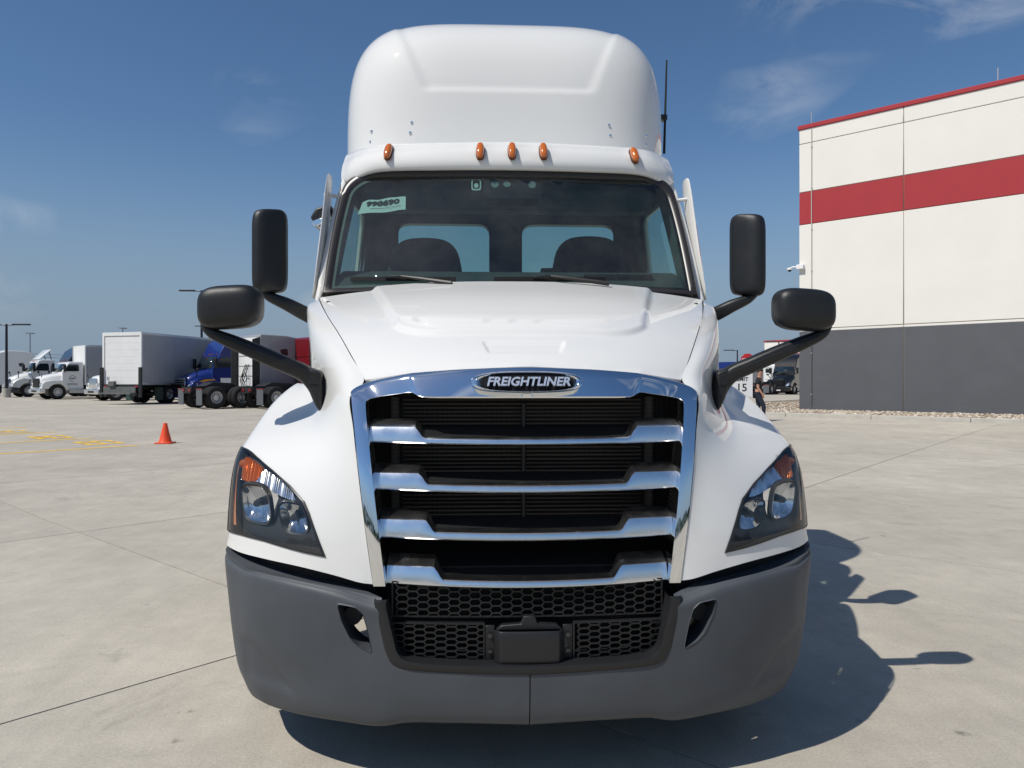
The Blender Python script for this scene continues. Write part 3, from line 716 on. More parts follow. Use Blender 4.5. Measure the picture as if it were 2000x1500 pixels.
# ---- four chrome bars
def gbar(xe, ye, yc, zte, zbe, ztm, zbm, x1, x2):
    nx = 90; V = []
    for k in range(nx):
        x = -xe + 2 * xe * k / (nx - 1); r = abs(x) / xe
        tall = float(sstep(x2, x1, abs(x))); bow = r ** 2
        zb = zbm + (zbe - zbm) * bow; zt = (ztm + (zte - ztm) * 0 + (zbe - zbm) * bow) * (1 - tall) + zte * tall
        y = yc + (ye - yc) * bow; h = zt - zb; yt = y + .010 * tall
        V += [(x, y + .075, zb + .012), (x, y + .006, zb), (x, y, zb + min(.005, h * .2)), (x, y + .001 + .002 * tall, zb + h * .55), (x, yt + .004, zt - .004), (x, yt + .010, zt), (x, yt + .085, zt + .022 * tall + .004)]
    F = []; q = 7
    for k in range(nx - 1):
        for j in range(q): F.append((k * q + j, k * q + (j + 1) % q, (k + 1) * q + (j + 1) % q, (k + 1) * q + j))
    F += [tuple(range(q)), tuple((nx - 1) * q + j for j in range(q))]
    return mesh('grille_bar', V, F, CHROME2, truck, angle=24)
def gb(e, et, eb, n1, n2, m1, m2):
    xe = abs(e[0]); gbar(xe, e[1], m1[1], et[2], eb[2], m1[2], m2[2], abs(n1[0]), abs(n2[0]))
gb((-0.6025, 0.2050, 1.3037), (-0.6025, 0.2050, 1.3391), (-0.6025, 0.2050, 1.2782), (-0.4314, 0.1700, 1.3251), (-0.3884, 0.1650, 1.3059), (0.0145, 0.1400, 1.2928), (0.0145, 0.1400, 1.2696))
gb((-0.5819, 0.1700, 1.1316), (-0.5819, 0.1700, 1.1665), (-0.5819, 0.1700, 1.1025), (-0.4130, 0.1350, 1.1544), (-0.3706, 0.1300, 1.1356), (0.0120, 0.1050, 1.1195), (0.0120, 0.1050, 1.0928))
gb((-0.5548, 0.1400, 0.9627), (-0.5548, 0.1400, 0.9953), (-0.5548, 0.1400, 0.9262), (-0.3859, 0.1050, 0.9870), (-0.3440, 0.1000, 0.9686), (0.0099, 0.0750, 0.9478), (0.0099, 0.0750, 0.9194))
gb((-0.5275, 0.1200, 0.7948), (-0.5275, 0.1200, 0.8253), (-0.5275, 0.1200, 0.7567), (-0.3544, 0.0850, 0.8207), (-0.3108, 0.0800, 0.8026), (0.0085, 0.0550, 0.7754), (0.0085, 0.0550, 0.7491))
# black shelves behind the bars, side cheeks
for (pz, yb, hw) in (((0.0173, 0.1800, 1.2840), .19, .46), ((0.0152, 0.1500, 1.1094), .155, .45), ((0.0131, 0.1200, 0.9348), .125, .43), ((0.0117, 0.1000, 0.7595), .105, .41)):
    MB().prism([(yb, pz[2] - .012), (yb, pz[2] - .004), (yb + .12, pz[2] + .045), (yb + .12, pz[2] + .02)], -hw, hw, 'x').build('grille_shelf', BLK, truck, smooth=False)
both(MB().prism([(.26, .70), (.26, 1.40), (.30, 1.45), (.48, 1.45), (.48, .70)], -.685, -.62, 'x').build('grille_cheek', BLKM, truck, smooth=False))
# radiator: frame, fins, centre rod
rad = MB().box(-.62, .62, .47, .50, .60, 1.46).build('radiator', BLKM, truck, smooth=False)
fin = MB()
for k in range(51): z = .605 + k * .0165; fin.box(-.50, .50, .452, .469, z, z + .006)
fin.build('radiator_fins', mat('radiator_fin', (.075, .062, .052), .45, metal=.3), rad, smooth=False)
for s_ in (-1, 1): MB().box(s_ * .5325 - .0175, s_ * .5325 + .0175, .43, .4695, .68, 1.45).build('radiator_tank', mat('radiator_side', (.07, .065, .06), .6), rad, bevel=.006)
MB().tube([(0, .40, .70), (0, .40, 1.42)], .008, 8).build('grille_rod', BLK, rad)
scr = MB()
for k in range(60): x = -.60 + k * .02033; scr.box(x, x + .0016, .418, .420, .70, 1.44)
for k in range(40): z = .71 + k * .0185; scr.box(-.60, .60, .4205, .4225, z, z + .0014)
scr.build('bug_screen', BLKM, rad, smooth=False)

# ---- badge
bc = (0.0118, 0.1580, 1.5078); bz = bc[2]
def oval(w, h, e, n=64): return [(math.copysign(abs(math.cos(2 * math.pi * k / n)) ** (2 / e), math.cos(2 * math.pi * k / n)) * w, math.copysign(abs(math.sin(2 * math.pi * k / n)) ** (2 / e), math.sin(2 * math.pi * k / n)) * h) for k in range(n)]
badge = empty('badge', (0, 0, 0), 0, truck)
tilt = .34
def badge_sheet(name, rings, m):
    V = []; n = 64
    for (w, h, dy) in rings:
        for (x, z) in oval(w, h, 2.7): V.append((x, bc[1] - dy + z * tilt + .08 * x * x, bz + z))
    F = grid_faces(len(rings), n, True); F.append(tuple((len(rings) - 1) * n + k for k in range(n)))
    return mesh(name, V, F, m, badge, angle=40)
badge_sheet('badge_ring', [(.213, .0418, -.02), (.213, .0418, .006), (.207, .0385, .019), (.196, .0355, .023), (.186, .0325, .019), (.182, .031, .010)], CHROME)
badge_sheet('badge_plate', [(.182, .0315, .006), (.179, .0305, .0155)], mat('badge_black', (.006, .007, .009), .6, spec=.2))
tx = text('badge_lettering', 'FREIGHTLINER', .047, mat('letter_silver', (.92, .93, .94), .28, metal=.75), badge, (.002, bc[1] - .024, bz - .0005), (R_(90 - 18), 0, 0), .005, .22, bold=.0014, sx_=1.0)
wid = max(v.co.x for v in tx.data.vertices) - min(v.co.x for v in tx.data.vertices)
tx.scale = (.315 / wid, 1, 1)

# ---- bumper, in two halves that meet at the centre seam
BB = [0, .008, .025, .040, .070, .130, .220, .300, .46]
BN = [
 [(-0.0004, 0.0350, 0.7268), (-0.2496, 0.0400, 0.7285), (-0.4545, 0.0550, 0.7249), (-0.5640, 0.0700, 0.7220), (-0.7218, 0.1000, 0.7530), (-0.8859, 0.1600, 0.7693), (-1.0342, 0.2450, 0.7744), (-1.1223, 0.3200, 0.7827), (-1.2348, 0.4700, 0.8131)],
 [(-0.0027, 0.0000, 0.7148), (-0.2488, 0.0080, 0.7156), (-0.4515, 0.0250, 0.7114), (-0.5597, 0.0400, 0.7083), (-0.7159, 0.0700, 0.7463), (-0.8784, 0.1300, 0.7657), (-1.0269, 0.2200, 0.7708), (-1.1271, 0.3100, 0.7690), (-1.2335, 0.4600, 0.7962)],
 [(-0.0027, 0.0000, 0.6449), (-0.2488, 0.0080, 0.6458), (-0.4515, 0.0250, 0.6414), (-0.5634, 0.0400, 0.6381), (-0.7149, 0.0650, 0.6471), (-0.8759, 0.1200, 0.6470), (-1.0239, 0.2100, 0.6406), (-1.1199, 0.3000, 0.6346), (-1.2210, 0.4600, 0.6307)],
 [(-0.0027, 0.0000, 0.5346), (-0.2488, 0.0080, 0.5356), (-0.4515, 0.0250, 0.5327), (-0.5542, 0.0400, 0.5288), (-0.7066, 0.0700, 0.5334), (-0.8678, 0.1250, 0.5314), (-1.0157, 0.2150, 0.5215), (-1.1100, 0.3000, 0.5137), (-1.2064, 0.4600, 0.4927)],
 [(-0.0024, 0.0050, 0.4130), (-0.2489, 0.0130, 0.4142), (-0.4428, 0.0300, 0.4107), (-0.5549, 0.0450, 0.4066), (-0.6993, 0.0800, 0.4173), (-0.8526, 0.1400, 0.4208), (-0.9993, 0.2250, 0.4196), (-1.0972, 0.3100, 0.3990), (-1.1887, 0.4700, 0.3508)],
 [(-0.0010, 0.0250, 0.2898), (-0.2495, 0.0330, 0.2948), (-0.4448, 0.0500, 0.2910), (-0.5521, 0.0650, 0.2770), (-0.6993, 0.1000, 0.2923), (-0.8479, 0.1600, 0.3033), (-0.9868, 0.2500, 0.3068), (-1.0834, 0.3300, 0.3037), (-1.1646, 0.4800, 0.2719)],
 [(0.0020, 0.0700, 0.2449), (-0.2505, 0.0750, 0.2533), (-0.4393, 0.0900, 0.2521), (-0.5532, 0.1000, 0.2366), (-0.7069, 0.1400, 0.2403), (-0.8535, 0.2000, 0.2393), (-0.9754, 0.2800, 0.2340), (-1.0620, 0.3600, 0.2295), (-1.1433, 0.5000, 0.2055)],
 [(0.0080, 0.1600, 0.2170), (-0.2527, 0.1600, 0.2280), (-0.4469, 0.1700, 0.2312), (-0.5640, 0.1800, 0.2251), (-0.7201, 0.2100, 0.2342), (-0.8677, 0.2600, 0.2347), (-0.9789, 0.3300, 0.2326), (-1.0631, 0.4200, 0.2206), (-1.1405, 0.5400, 0.2041)],
]
BN[1] = [(p[0], p[1] + .016, p[2]) for p in BN[1]]
BN.insert(2, [(p[0], p[1] - .018, p[2] - .024) for p in BN[1]])
BN.insert(1, [tuple(.35 * a + .65 * b for a, b in zip(p, q)) for p, q in zip(BN[0], BN[1])])
for r_ in BN: r_.append((-1.235, .70, r_[8][2] + .01))
for r_ in BN: r_[0] = (-.002, r_[0][1], r_[0][2])
BS = Surf(BN); BS.inv(-.5, .5)
def bdisp(Q):                                # soft crease running down to the lower edge, recessed lower field
    x = np.abs(Q[:, 0]); z = Q[:, 2]; y = Q[:, 1]
    line = .53 - .28 * sstep(1.10, .72, x) ; d_ = line - z
    amt = .016 * sstep(0, .05, d_) * sstep(.66, .85, x) * sstep(.31, .37, z) * sstep(1.14, 1.08, x)
    Q = Q.copy(); Q[:, 1] += amt; return Q
UT_O = [(-0.5623, 0.0450, 0.7199), (-0.5619, 0.0420, 0.6967), (-0.5374, 0.0380, 0.5755), (-0.5188, 0.0360, 0.5149), (-0.4775, 0.0280, 0.4785), (-0.3776, 0.0180, 0.4659), (-0.1938, 0.0060, 0.4583), (0.0010, 0.0000, 0.4536)]
UT_I = [(-0.5132, 0.0350, 0.7222), (-0.5165, 0.0320, 0.6954), (-0.4919, 0.0260, 0.5937), (-0.4750, 0.0220, 0.5341), (-0.4396, 0.0160, 0.5064), (-0.3403, 0.0080, 0.4949), (-0.1754, -0.0020, 0.4904), (0.0006, -0.0060, 0.4872)]
op = [(a[0] * .5 + b[0] * .5, a[2] * .5 + b[2] * .5) for a, b in zip(UT_O, UT_I)]
op[-1] = (.0, op[-1][1])
op_uv = [BS.inv(*q) for q in dense(op, 5, closed=False)]
op_uv = [(0.0 if k == 0 else p[0], p[1]) for k, p in enumerate(op_uv)]
op_uv = [(-.5, op_uv[0][1])] + op_uv + [(op_uv[-1][0], -.5), (-.5, -.5)]
fog = [(-0.6988, 0.0680, 0.7018), (-0.6301, 0.0550, 0.6918), (-0.6054, 0.0500, 0.6707), (-0.5902, 0.0470, 0.6214), (-0.5695, 0.0440, 0.5258), (-0.6206, 0.0530, 0.5493), (-0.6512, 0.0600, 0.5789), (-0.6839, 0.0670, 0.6441)]
fog_uv = [BS.inv(*q) for q in dense(round_poly(XZ(fog), .22, 3), 2)]
Q, F = trimmed(BS, 70, 90, holes=[op_uv, fog_uv], disp=bdisp)
okf = [f for f in F if all(0 <= 1 for _ in f)]
bump_ = mesh('bumper', Q, okf, GREYP, truck, angle=60)
md = None
# rim of the tow-hook opening
u_ = np.array([p[0] for p in fog_uv]); v_ = np.array([p[1] for p in fog_uv]); P0 = BS.ev(u_, v_); cc = P0.mean(0)
n_ = len(P0); P1 = cc + (P0 - cc) * 1.10; P1[:, 1] = P0[:, 1] - .001; Pb = P0 + [0, .12, 0]; Pm = cc + (P0 - cc) * 1.0 + [0, .010, 0]
rim = mesh('tow_opening_rim', np.concatenate([P1 + [0, .004, 0], P0 + [0, -.003, 0], Pm, Pb]), grid_faces(4, n_, True), GREYP, bump_, angle=50)
bump_r = mirrored(bump_)
strip('bumper_trim', UT_O, UT_I, BLK, truck, .05, .16, .004, 6)
# tow eyes behind the openings
for sgn in (-1, 1):
    MB().lathe([(.022, -.03), (.034, -.03), (.036, .0), (.034, .12), (.022, .12)], (sgn * .655, .16, .635), 20, 'y').build('tow_eye', FRAME, truck)
# inner structure behind the bumper
MB().prism([(.20, .30), (.20, .80), (.55, .90), (.55, .30)], -.60, .60, 'x').build('bumper_core', BLKM, truck, smooth=False)
both(MB().prism([(.26, .60), (.24, .74), (.28, .80), (.6, .85), (.6, .60)], -.92, -.61, 'x').build('bumper_bracket', BLKM, truck, smooth=False))
# black filler between fender and bumper
FL = [[(p[0] * .985, p[1] + .055, p[2] + .02), (p[0] * .985, p[1] + .05, p[2] - .05), (p[0] * .98, p[1] + .10, p[2] - .14)] for p in FN[0][:7]]
fl = mesh('bumper_filler', np.array(FL).reshape(-1, 3), grid_faces(7, 3), BLKM, truck); both(fl)
# hexagonal mesh grilles
def hexmesh(name, x0, x1, z0, z1, yf, w, h, th, dep, parent, slots=()):
    mb = MB(); seen = set(); rows = int((z1 - z0) / h) + 2; cols = int((x1 - x0) / w) + 3
    def add(a, b):
        k = tuple(sorted(((round(a[0], 3), round(a[1], 3)), (round(b[0], 3), round(b[1], 3)))))
        if k in seen: return
        seen.add(k)
        m_ = ((a[0] + b[0]) / 2, (a[1] + b[1]) / 2)
        if not (x0 < m_[0] < x1 and z0 < m_[1] < z1): return
        ax, bx_ = [min(max(q[0], x0), x1) for q in (a, b)]; az, bz_ = [min(max(q[1], z0), z1) for q in (a, b)]
        mb.bar((ax, yf(ax) + dep / 2, az), (bx_, yf(bx_) + dep / 2, bz_), dep, th, up=(0, 0, 1)) if abs(bx_ - ax) > 1e-4 else mb.bar((ax, yf(ax), az), (ax, yf(ax), bz_), th, dep)
    for c in range(-1, cols):
        for r in range(-1, rows):
            cx = x0 + c * w; cz_ = z0 + r * h + (h / 2 if c % 2 else 0); hx = w * .36; ox = w * .64
            add((cx - hx, cz_ + h / 2), (cx + hx, cz_ + h / 2))
            add((cx + hx, cz_ + h / 2), (cx + ox, cz_)); add((cx + ox, cz_), (cx + hx, cz_ - h / 2))
    for (a, b) in (((x0, z0), (x1, z0)), ((x0, z1), (x1, z1)), ((x0, z0), (x0, z1)), ((x1, z0), (x1, z1))):
        n = 8
        for k in range(n):
            p = (a[0] + (b[0] - a[0]) * k / n, a[1] + (b[1] - a[1]) * k / n); q = (a[0] + (b[0] - a[0]) * (k + 1) / n, a[1] + (b[1] - a[1]) * (k + 1) / n)
            mb.bar((p[0], yf(p[0]) + dep / 2, p[1]), (q[0], yf(q[0]) + dep / 2, q[1]), dep * .8 if a[1] == b[1] else .006, .006 if a[1] == b[1] else dep * .8)
    return mb.build(name, BLK, parent, smooth=False)
pu0, pu1 = (-0.4779, 0.1000, 0.7463), (0.5031, 0.1000, 0.6384)
hexmesh('upper_mesh_grille', -.505, .505, pu1[2], pu0[2] + .02, lambda x: .085 + .10 * x * x, .0385, .0265, .0045, .02, truck)
pl0, pl1 = (-0.4736, 0.0600, 0.6211), (-0.1472, 0.0600, 0.4870)
hexmesh('lower_mesh_grille', -.515, -.165, pl1[2], pl0[2], lambda x: .055 + .12 * x * x, .0385, .0225, .005, .022, truck)
hexmesh('lower_mesh_grille', .165, .515, pl1[2], pl0[2], lambda x: .055 + .12 * x * x, .0385, .0225, .005, .022, truck)
# sensor cover in the middle
rc = empty('radar_cover', (0, 0, 0), 0, truck)
z0, z1 = (0.0037, 0.0400, 0.4901)[2], (0.0037, 0.0400, 0.6021)[2]
V = []; nx, nz = 13, 9
for i in range(nz):
    for j in range(nx):
        x = -.122 + .244 * j / (nx - 1); t = i / (nz - 1); z = z0 + (z1 - z0) * t; e = min(1, min(j, nx - 1 - j) / 1.0)
        V.append((x, .022 + .25 * x * x + (0 if e else .022) + .012 * max(0, t - .8) * 5 * .5, z))
mesh('cover_face', V, grid_faces(nz, nx), BLK, rc, solid=.01, off=1, bevel=.003)
MB().prism([(-.122, z1 - .001), (.122, z1 - .001), (.10, z1 + .018), (.03, z1 + .022), (.02, z1 + .05), (-.02, z1 + .05), (-.03, z1 + .022), (-.10, z1 + .018)], .045, .075, 'y').build('cover_hood', BLK, rc, bevel=.004)
for sgn in (-1, 1):
    MB().box(sgn * .143 - .018, sgn * .143 + .018, .062, .075, z0, z1 + .012).build('cover_flange', BLK, rc, bevel=.003)
    for z in (z0 + .03, z1 - .022):
        MB().lathe([(.003, -.006), (.009, -.005), (.0095, .0), (.0095, .006)], (sgn * .143, .058, z), 12, 'y').build('bolt', mat('dark_bolt', (.10, .10, .10), .35, metal=1.), rc)

MB().prism([(-.38, .268), (-.36, .245), (.36, .245), (.38, .268)], .09, .14, 'y').build('air_dam', BLKM, truck, bevel=.005)

# ---- windshield, seal, wipers
def ws_w(t):
    return 1.045 - .03 * t - .05 * t ** 3
def WSP(x, t, off=0.):
    p = Vector((x, 1.265 + .385 * t + .185 * x * x, 1.985 + .755 * t + .035 * t * x * x))
    if off:
        n = Vector((-.30 * x * -1, -1, .46)); n = Vector((x * .34, -1, .48)).normalized(); p = p + n * off
    return p
out = []
rt = .17
for k in range(17): t = k / 16 * (1 - rt); out.append((-ws_w(t), t))
for k in range(1, 15):
    a = math.pi / 2 * k / 14; t = 1 - rt + rt * math.sin(a); out.append((-ws_w(t) + .16 * (1 - math.cos(a)), t))
xl = abs(out[-1][0]); 
for k in range(1, 30): out.append((-xl + 2 * xl * k / 30, 1.0))
left = out[:31]; out = left + out[31:] + [(-x, t) for x, t in left[::-1]]
bot = [(ws_w(0) - 2 * ws_w(0) * k / 30, 0.) for k in range(1, 30)]
loop = out + bot
def shrink(p, d): return (p[0] * (1 - d / 1.03), .5 + (p[1] - .5) * (1 - d * 2 / .83))
n_ = len(loop); rows = []
for d_, o_ in ((-.004, -.03), (-.002, .006), (.012, .018), (.034, .012), (.044, .0)): rows += [WSP(*shrink(p, d_), o_) for p in loop]
mesh('windshield_seal', rows, grid_faces(5, n_, True), RUB, truck, angle=50)
inn = [shrink(p, .036) for p in loop]
pts = [(-1 + 2 * a / 40, b / 26) for a in range(41) for b in range(27) if in_poly((-1 + 2 * a / 40, b / 26), inn)]
uv, F = cdt_mesh(pts, [inn], lambda c: in_poly(c, inn))
mesh('windshield', [WSP(x, t, .0) for x, t in uv], F, GLS, truck, angle=80)
# painted frit band inside the glass edge
i2 = [shrink(p, .060) for p in loop]
mesh('windshield_frit', [WSP(*p, -.004) for p in inn] + [WSP(*p, -.004) for p in i2], grid_faces(2, n_, True), mat('frit', (.004, .004, .005), .5), truck)
for (a, b, c, e) in (((-0.8824, 1.3300, 2.0656), (-0.3080, 1.2700, 2.0525), (-0.5013, 1.2600, 2.0795), (-0.3278, 1.2200, 2.0266)), ((-0.1051, 1.2600, 2.0523), (0.4962, 1.2700, 2.0602), (0.2547, 1.2450, 2.0822), (0.4993, 1.2100, 2.0275))):
    w = empty('wiper', (0, 0, 0), 0, truck); a, b, c, e = map(Vector, (a, b, c, e))
    def on(p, off): t = (p.z - 1.985) / .755; return WSP(p.x, t, off)
    n = 12; mb = MB(); up = Vector((0, -1, .5)).normalized()
    ln = [on(a + (b - a) * k / n, .014) for k in range(n + 1)]
    for k in range(n): mb.bar(ln[k], ln[k + 1], .014, .022)
    mb.build('blade', BLKM, w, smooth=False)
    mid = on(a + (b - a) * .5, .04)
    MB().bar(on(a + (b - a) * .34, .03), mid, .012, .012).bar(mid, on(a + (b - a) * .66, .03), .012, .012).build('blade_bridge', BLK, w, bevel=.002)
    MB().tube([mid, mid + (Vector(e) - mid) * .35 + Vector((0, -.01, .0)), Vector(e)], [.008, .010, .013], 8).build('arm', mat('wiper_arm', (.02, .018, .017), .45), w)

# ---- roof cap with five amber marker lamps
CN = [
 [(0.0072, 1.6600, 2.7428), (-0.4412, 1.6900, 2.7458), (-0.7778, 1.7600, 2.7496), (-0.9479, 1.8400, 2.7148), (-1.0206, 1.9200, 2.7358)],
 [(0.0046, 1.6000, 2.7344), (-0.4376, 1.6300, 2.7375), (-0.7697, 1.7000, 2.7446), (-0.9316, 1.7800, 2.7200), (-1.0194, 1.8800, 2.7373)],
 [(0.0039, 1.5850, 2.7858), (-0.4367, 1.6150, 2.7891), (-0.7683, 1.6900, 2.7984), (-0.9316, 1.7800, 2.7930), (-1.0231, 1.9000, 2.7927)],
 [(0.0054, 1.6200, 2.8615), (-0.4388, 1.6500, 2.8649), (-0.7737, 1.7300, 2.8707), (-0.9187, 1.8300, 2.8725), (-1.0199, 1.9500, 2.8639)],
 [(0.0098, 1.7200, 2.9298), (-0.4448, 1.7500, 2.9301), (-0.7733, 1.8400, 2.9393), (-0.9087, 1.9400, 2.9444), (-1.0111, 2.0600, 2.9422)],
 [(0, 2.2, 3.02), (-.47, 2.2, 3.015), (-.82, 2.25, 2.98), (-.96, 2.3, 2.93), (-1.03, 2.35, 2.84)],
 [(0, 2.96, 3.04), (-.47, 2.96, 3.035), (-.82, 2.96, 3.0), (-.96, 2.96, 2.95), (-1.03, 2.96, 2.86)],
]
full = []
for r_ in CN:
    r_ = [(min(p[0], 0) if k else 0., p[1], p[2]) for k, p in enumerate(r_)]
    full.append(r_[::-1] + [(-p[0], p[1], p[2]) for p in r_[1:]])
CS = Surf(full)
U, V_ = np.meshgrid(np.linspace(0, CS.r - 1, 60), np.linspace(0, CS.c - 1, 90), indexing='ij')
Qc = CS.ev(U.ravel(), V_.ravel())
LX = [(-0.7102, 1.7000, 2.8471)[0], (-0.1779, 1.6000, 2.8320)[0], (0.0046, 1.6000, 2.8345)[0], (0.1848, 1.6000, 2.8370)[0], (0.7294, 1.7000, 2.8515)[0]]
for x in LX:                                  # little pads under the lamps
    dd_ = sstep(.05, .0, np.abs(Qc[:, 0] - x)) * sstep(2.80, 2.86, Qc[:, 2]) * sstep(2.1, 1.9, Qc[:, 1]); Qc[:, 1] -= .012 * dd_
mesh('roof_cap', Qc, grid_faces(60, 90), WHITE, truck, angle=60)
CS.inv(0, 2.8, None, 4.2)
for k, (px_, x) in enumerate(zip(((-0.7102, 1.7000, 2.8471), (-0.1779, 1.6000, 2.8320), (0.0046, 1.6000, 2.8345), (0.1848, 1.6000, 2.8370), (0.7294, 1.7000, 2.8485)), LX)):
    u, v = CS.inv(px_[0], px_[2]); p = CS.ev([u], [v])[0]; n = CS.normal([u], [v])[0]; n = n if n[1] < 0 else -n
    ml_ = empty('marker_light', (0, 0, 0), 0, truck)
    V, F = superbox((0, 0, 0), (.022, .024, .056), (2.6, 3, 2.6), 8)
    t = np.array([n[0] * n[2], n[1] * n[2], -(1 - n[2] ** 2)]); t = -t / np.linalg.norm(t); s_ = np.cross(t, n)
    def place(V): return [tuple(p + s_ * a + n * (-b) + t * c + n * .010 - np.array([0, .008, 0])) for a, b, c in V]
    mesh('lamp_lens', place(V), F, AMBER, ml_)
    V, F = superbox((0, .012, 0), (.026, .016, .060), (2.6, 3, 2.6), 6)
    mesh('lamp_base', place(V), F, mat('lamp_base_dark', (.10, .03, .01), .4), ml_)

# ---- roof fairing
nu, nv = 70, 120; V = []
for i in range(nu):
    ph = math.pi / 2 * (i / (nu - 1)) ** 1.9 * .995; kz = math.sin(ph) ** (2 / 4.4); kr = math.cos(ph) ** (2 / 4.4); ky = kr ** 1.35
    for j in range(nv):
        th = math.pi * j / (nv - 1); c, s_ = math.cos(th), math.sin(th)
        x = -math.copysign(abs(c) ** (2 / 4.2), c) * 1.115 * kr; y = 3.12 - (abs(s_) ** (2 / 4.0)) * (1.17) * ky * (1 - .0) + .02 * kz; z = 2.965 + 1.045 * kz - .055 * abs(c) ** 3 * (1 - kz)
        V.append([x, y, z])
V = np.array(V); x = np.abs(V[:, 0]); z = V[:, 2]
mk_ = sstep(0, .05, .545 + (z - 3.34) * .40 - x + .0) * sstep(3.325, 3.36, z)
mk_ = mk_ * sstep(4.0, 3.9, z); V[:, 1] += .012 * mk_ * sstep(2.9, 2.5, V[:, 1]); V[:, 2] -= .006 * mk_
rowb = V[:nv].copy(); rowb[:, 0] *= .965; rowb[:, 1] += .035; rowb[:, 2] -= .012
rowc = rowb.copy(); rowc[:, 0] *= .97; rowc[:, 1] += .02; rowc[:, 2] += .06
VV = np.concatenate([rowc, rowb, V]); fairing = mesh('roof_fairing', VV, grid_faces(nu + 2, nv), WHITE, truck, angle=60)
FV = V.copy()
def fair_y(x, z): return float(FV[np.argmin((FV[:, 0] - x) ** 2 + (FV[:, 2] - z) ** 2), 1])
for p in ((-0.8663, 2.0800, 3.0999), (-0.8728, 2.0800, 3.0348), (-0.6048, 1.9800, 3.1272), (-0.6143, 1.9800, 3.0632), (0.6318, 1.9800, 3.1301), (0.6415, 1.9800, 3.0657), (0.8922, 2.0800, 3.1029), (0.8922, 2.0800, 3.0434)):
    x_, z_ = p[0], p[2]; y_ = fair_y(x_, z_)
    MB().lathe([(.002, -.006), (.009, -.004), (.010, .006)], (x_, y_, z_), 10, 'y').build('fairing_bolt', CHROME2, fairing)
MB().box(-.5, .5, 2.1, 2.9, 3.0, 3.07).build('fairing_mount', FRAME, truck, smooth=False)
an = empty('antenna', (0, 0, 0), 0, truck); a0, a1, ab = (1.1776, 2.7500, 3.1997), (1.1967, 2.7500, 3.8875), (1.1509, 2.7500, 3.4599)
MB().tube([a0, a1], [.010, .006], 8).build('whip', BLKM, an)
MB().box(ab[0] - .06, ab[0] + .045, 2.72, 2.78, ab[2] - .02, ab[2] + .02).build('antenna_bracket', BLK, an, bevel=.006)

# ---- cab sides with door windows, back wall with two windows, floor
def side_x(y, z): return -(1.075 - .095 * max(0., (z - 2.0) / .85) ** 1.4)
so = [(1.49, .60), (1.49, 1.98), (1.535, 2.04), (1.60, 2.2), (1.70, 2.42), (1.80, 2.62), (1.90, 2.80), (2.96, 2.86), (2.96, .60)]
win = round_poly([(1.74, 2.10), (2.0, 2.66), (2.62, 2.68), (2.66, 2.10)], .16, 4)
pts = [(1.5 + 1.46 * a / 24, .6 + 2.26 * b / 36) for a in range(25) for b in range(37)]; pts = [p for p in pts if in_poly(p, so) and not in_poly(p, win)]
uv, F = cdt_mesh(pts, [dense(so, 4), win], lambda c: in_poly(c, so) and not in_poly(c, win))
cs = mesh('cab_side', [(side_x(y, z), y, z) for y, z in uv], F, WHITE, truck, angle=50, solid=.03, off=0); both(cs)
uv, F = cdt_mesh([], [win], lambda c: in_poly(c, win))
dw = mesh('door_window', [(side_x(y, z), y, z) for y, z in uv], F, GLS2, truck); both(dw)
# inner lining
uv, F = cdt_mesh([p for p in pts if p[1] > 1.6], [dense([(y, max(z, 1.6)) for y, z in so], 4), win], lambda c: in_poly(c, so) and c[1] > 1.6 and not in_poly(c, win))
li = mesh('door_lining', [(side_x(y, z) + .045, y, z) for y, z in uv], F, INTER, truck); both(li)
# pillars beside the windshield
P = []
for k in range(26):
    x_, t = left[min(k, 30)]; p = WSP(x_, t); P.append([(p.x + .006, p.y + .035, p.z), (p.x - .010, p.y + .03, p.z), (p.x - .024, p.y + .05, p.z), (side_x(0, p.z) - .016, p.y + .16, p.z + .01)])
pl = mesh('windshield_pillar', np.array(P).reshape(-1, 3), grid_faces(26, 4), WHITE, truck, angle=60, solid=.02, off=1); both(pl)
P = [[(x * .97, WSP(x, t).y + .05, WSP(x, t).z), (side_x(0, WSP(x, t).z) + .06, WSP(x, t).y + .22, WSP(x, t).z)] for x, t in left[:26]]
pi = mesh('pillar_lining', np.array(P).reshape(-1, 3), grid_faces(26, 2), mat('pillar_trim', (.12, .13, .13), .7), truck); both(pi)
bw = [(-1.05, .7), (-.985, 2.86), (.985, 2.86), (1.05, .7)]
wa, wb_ = (-0.8069, 2.9000, 2.6998), (-0.1041, 2.9000, 2.3568); wc, wd = (0.1307, 2.9000, 2.7010), (0.8479, 2.9000, 2.3516)
def rr(x0, x1, z0, z1): return round_poly([(x0, z0), (x1, z0), (x1, z1), (x0, z1)], .14, 4)
w1 = rr(wa[0], wb_[0], wb_[2] - .22, wa[2]); w2 = rr(wc[0], wd[0], wd[2] - .22, wc[2])
pts = [(-1 + 2 * a / 20, .75 + 2.1 * b / 20) for a in range(21) for b in range(21)]; pts = [p for p in pts if in_poly(p, bw) and not in_poly(p, w1) and not in_poly(p, w2)]
uv, F = cdt_mesh(pts, [dense(bw, 6), w1, w2], lambda c: in_poly(c, bw) and not in_poly(c, w1) and not in_poly(c, w2))
mesh('cab_back_wall', [(x, 2.955, z) for x, z in uv], F, WHITE, truck, solid=.02, off=0)
mesh('back_wall_lining', [(x * .975, 2.90, z) for x, z in uv], F, INTER, truck)
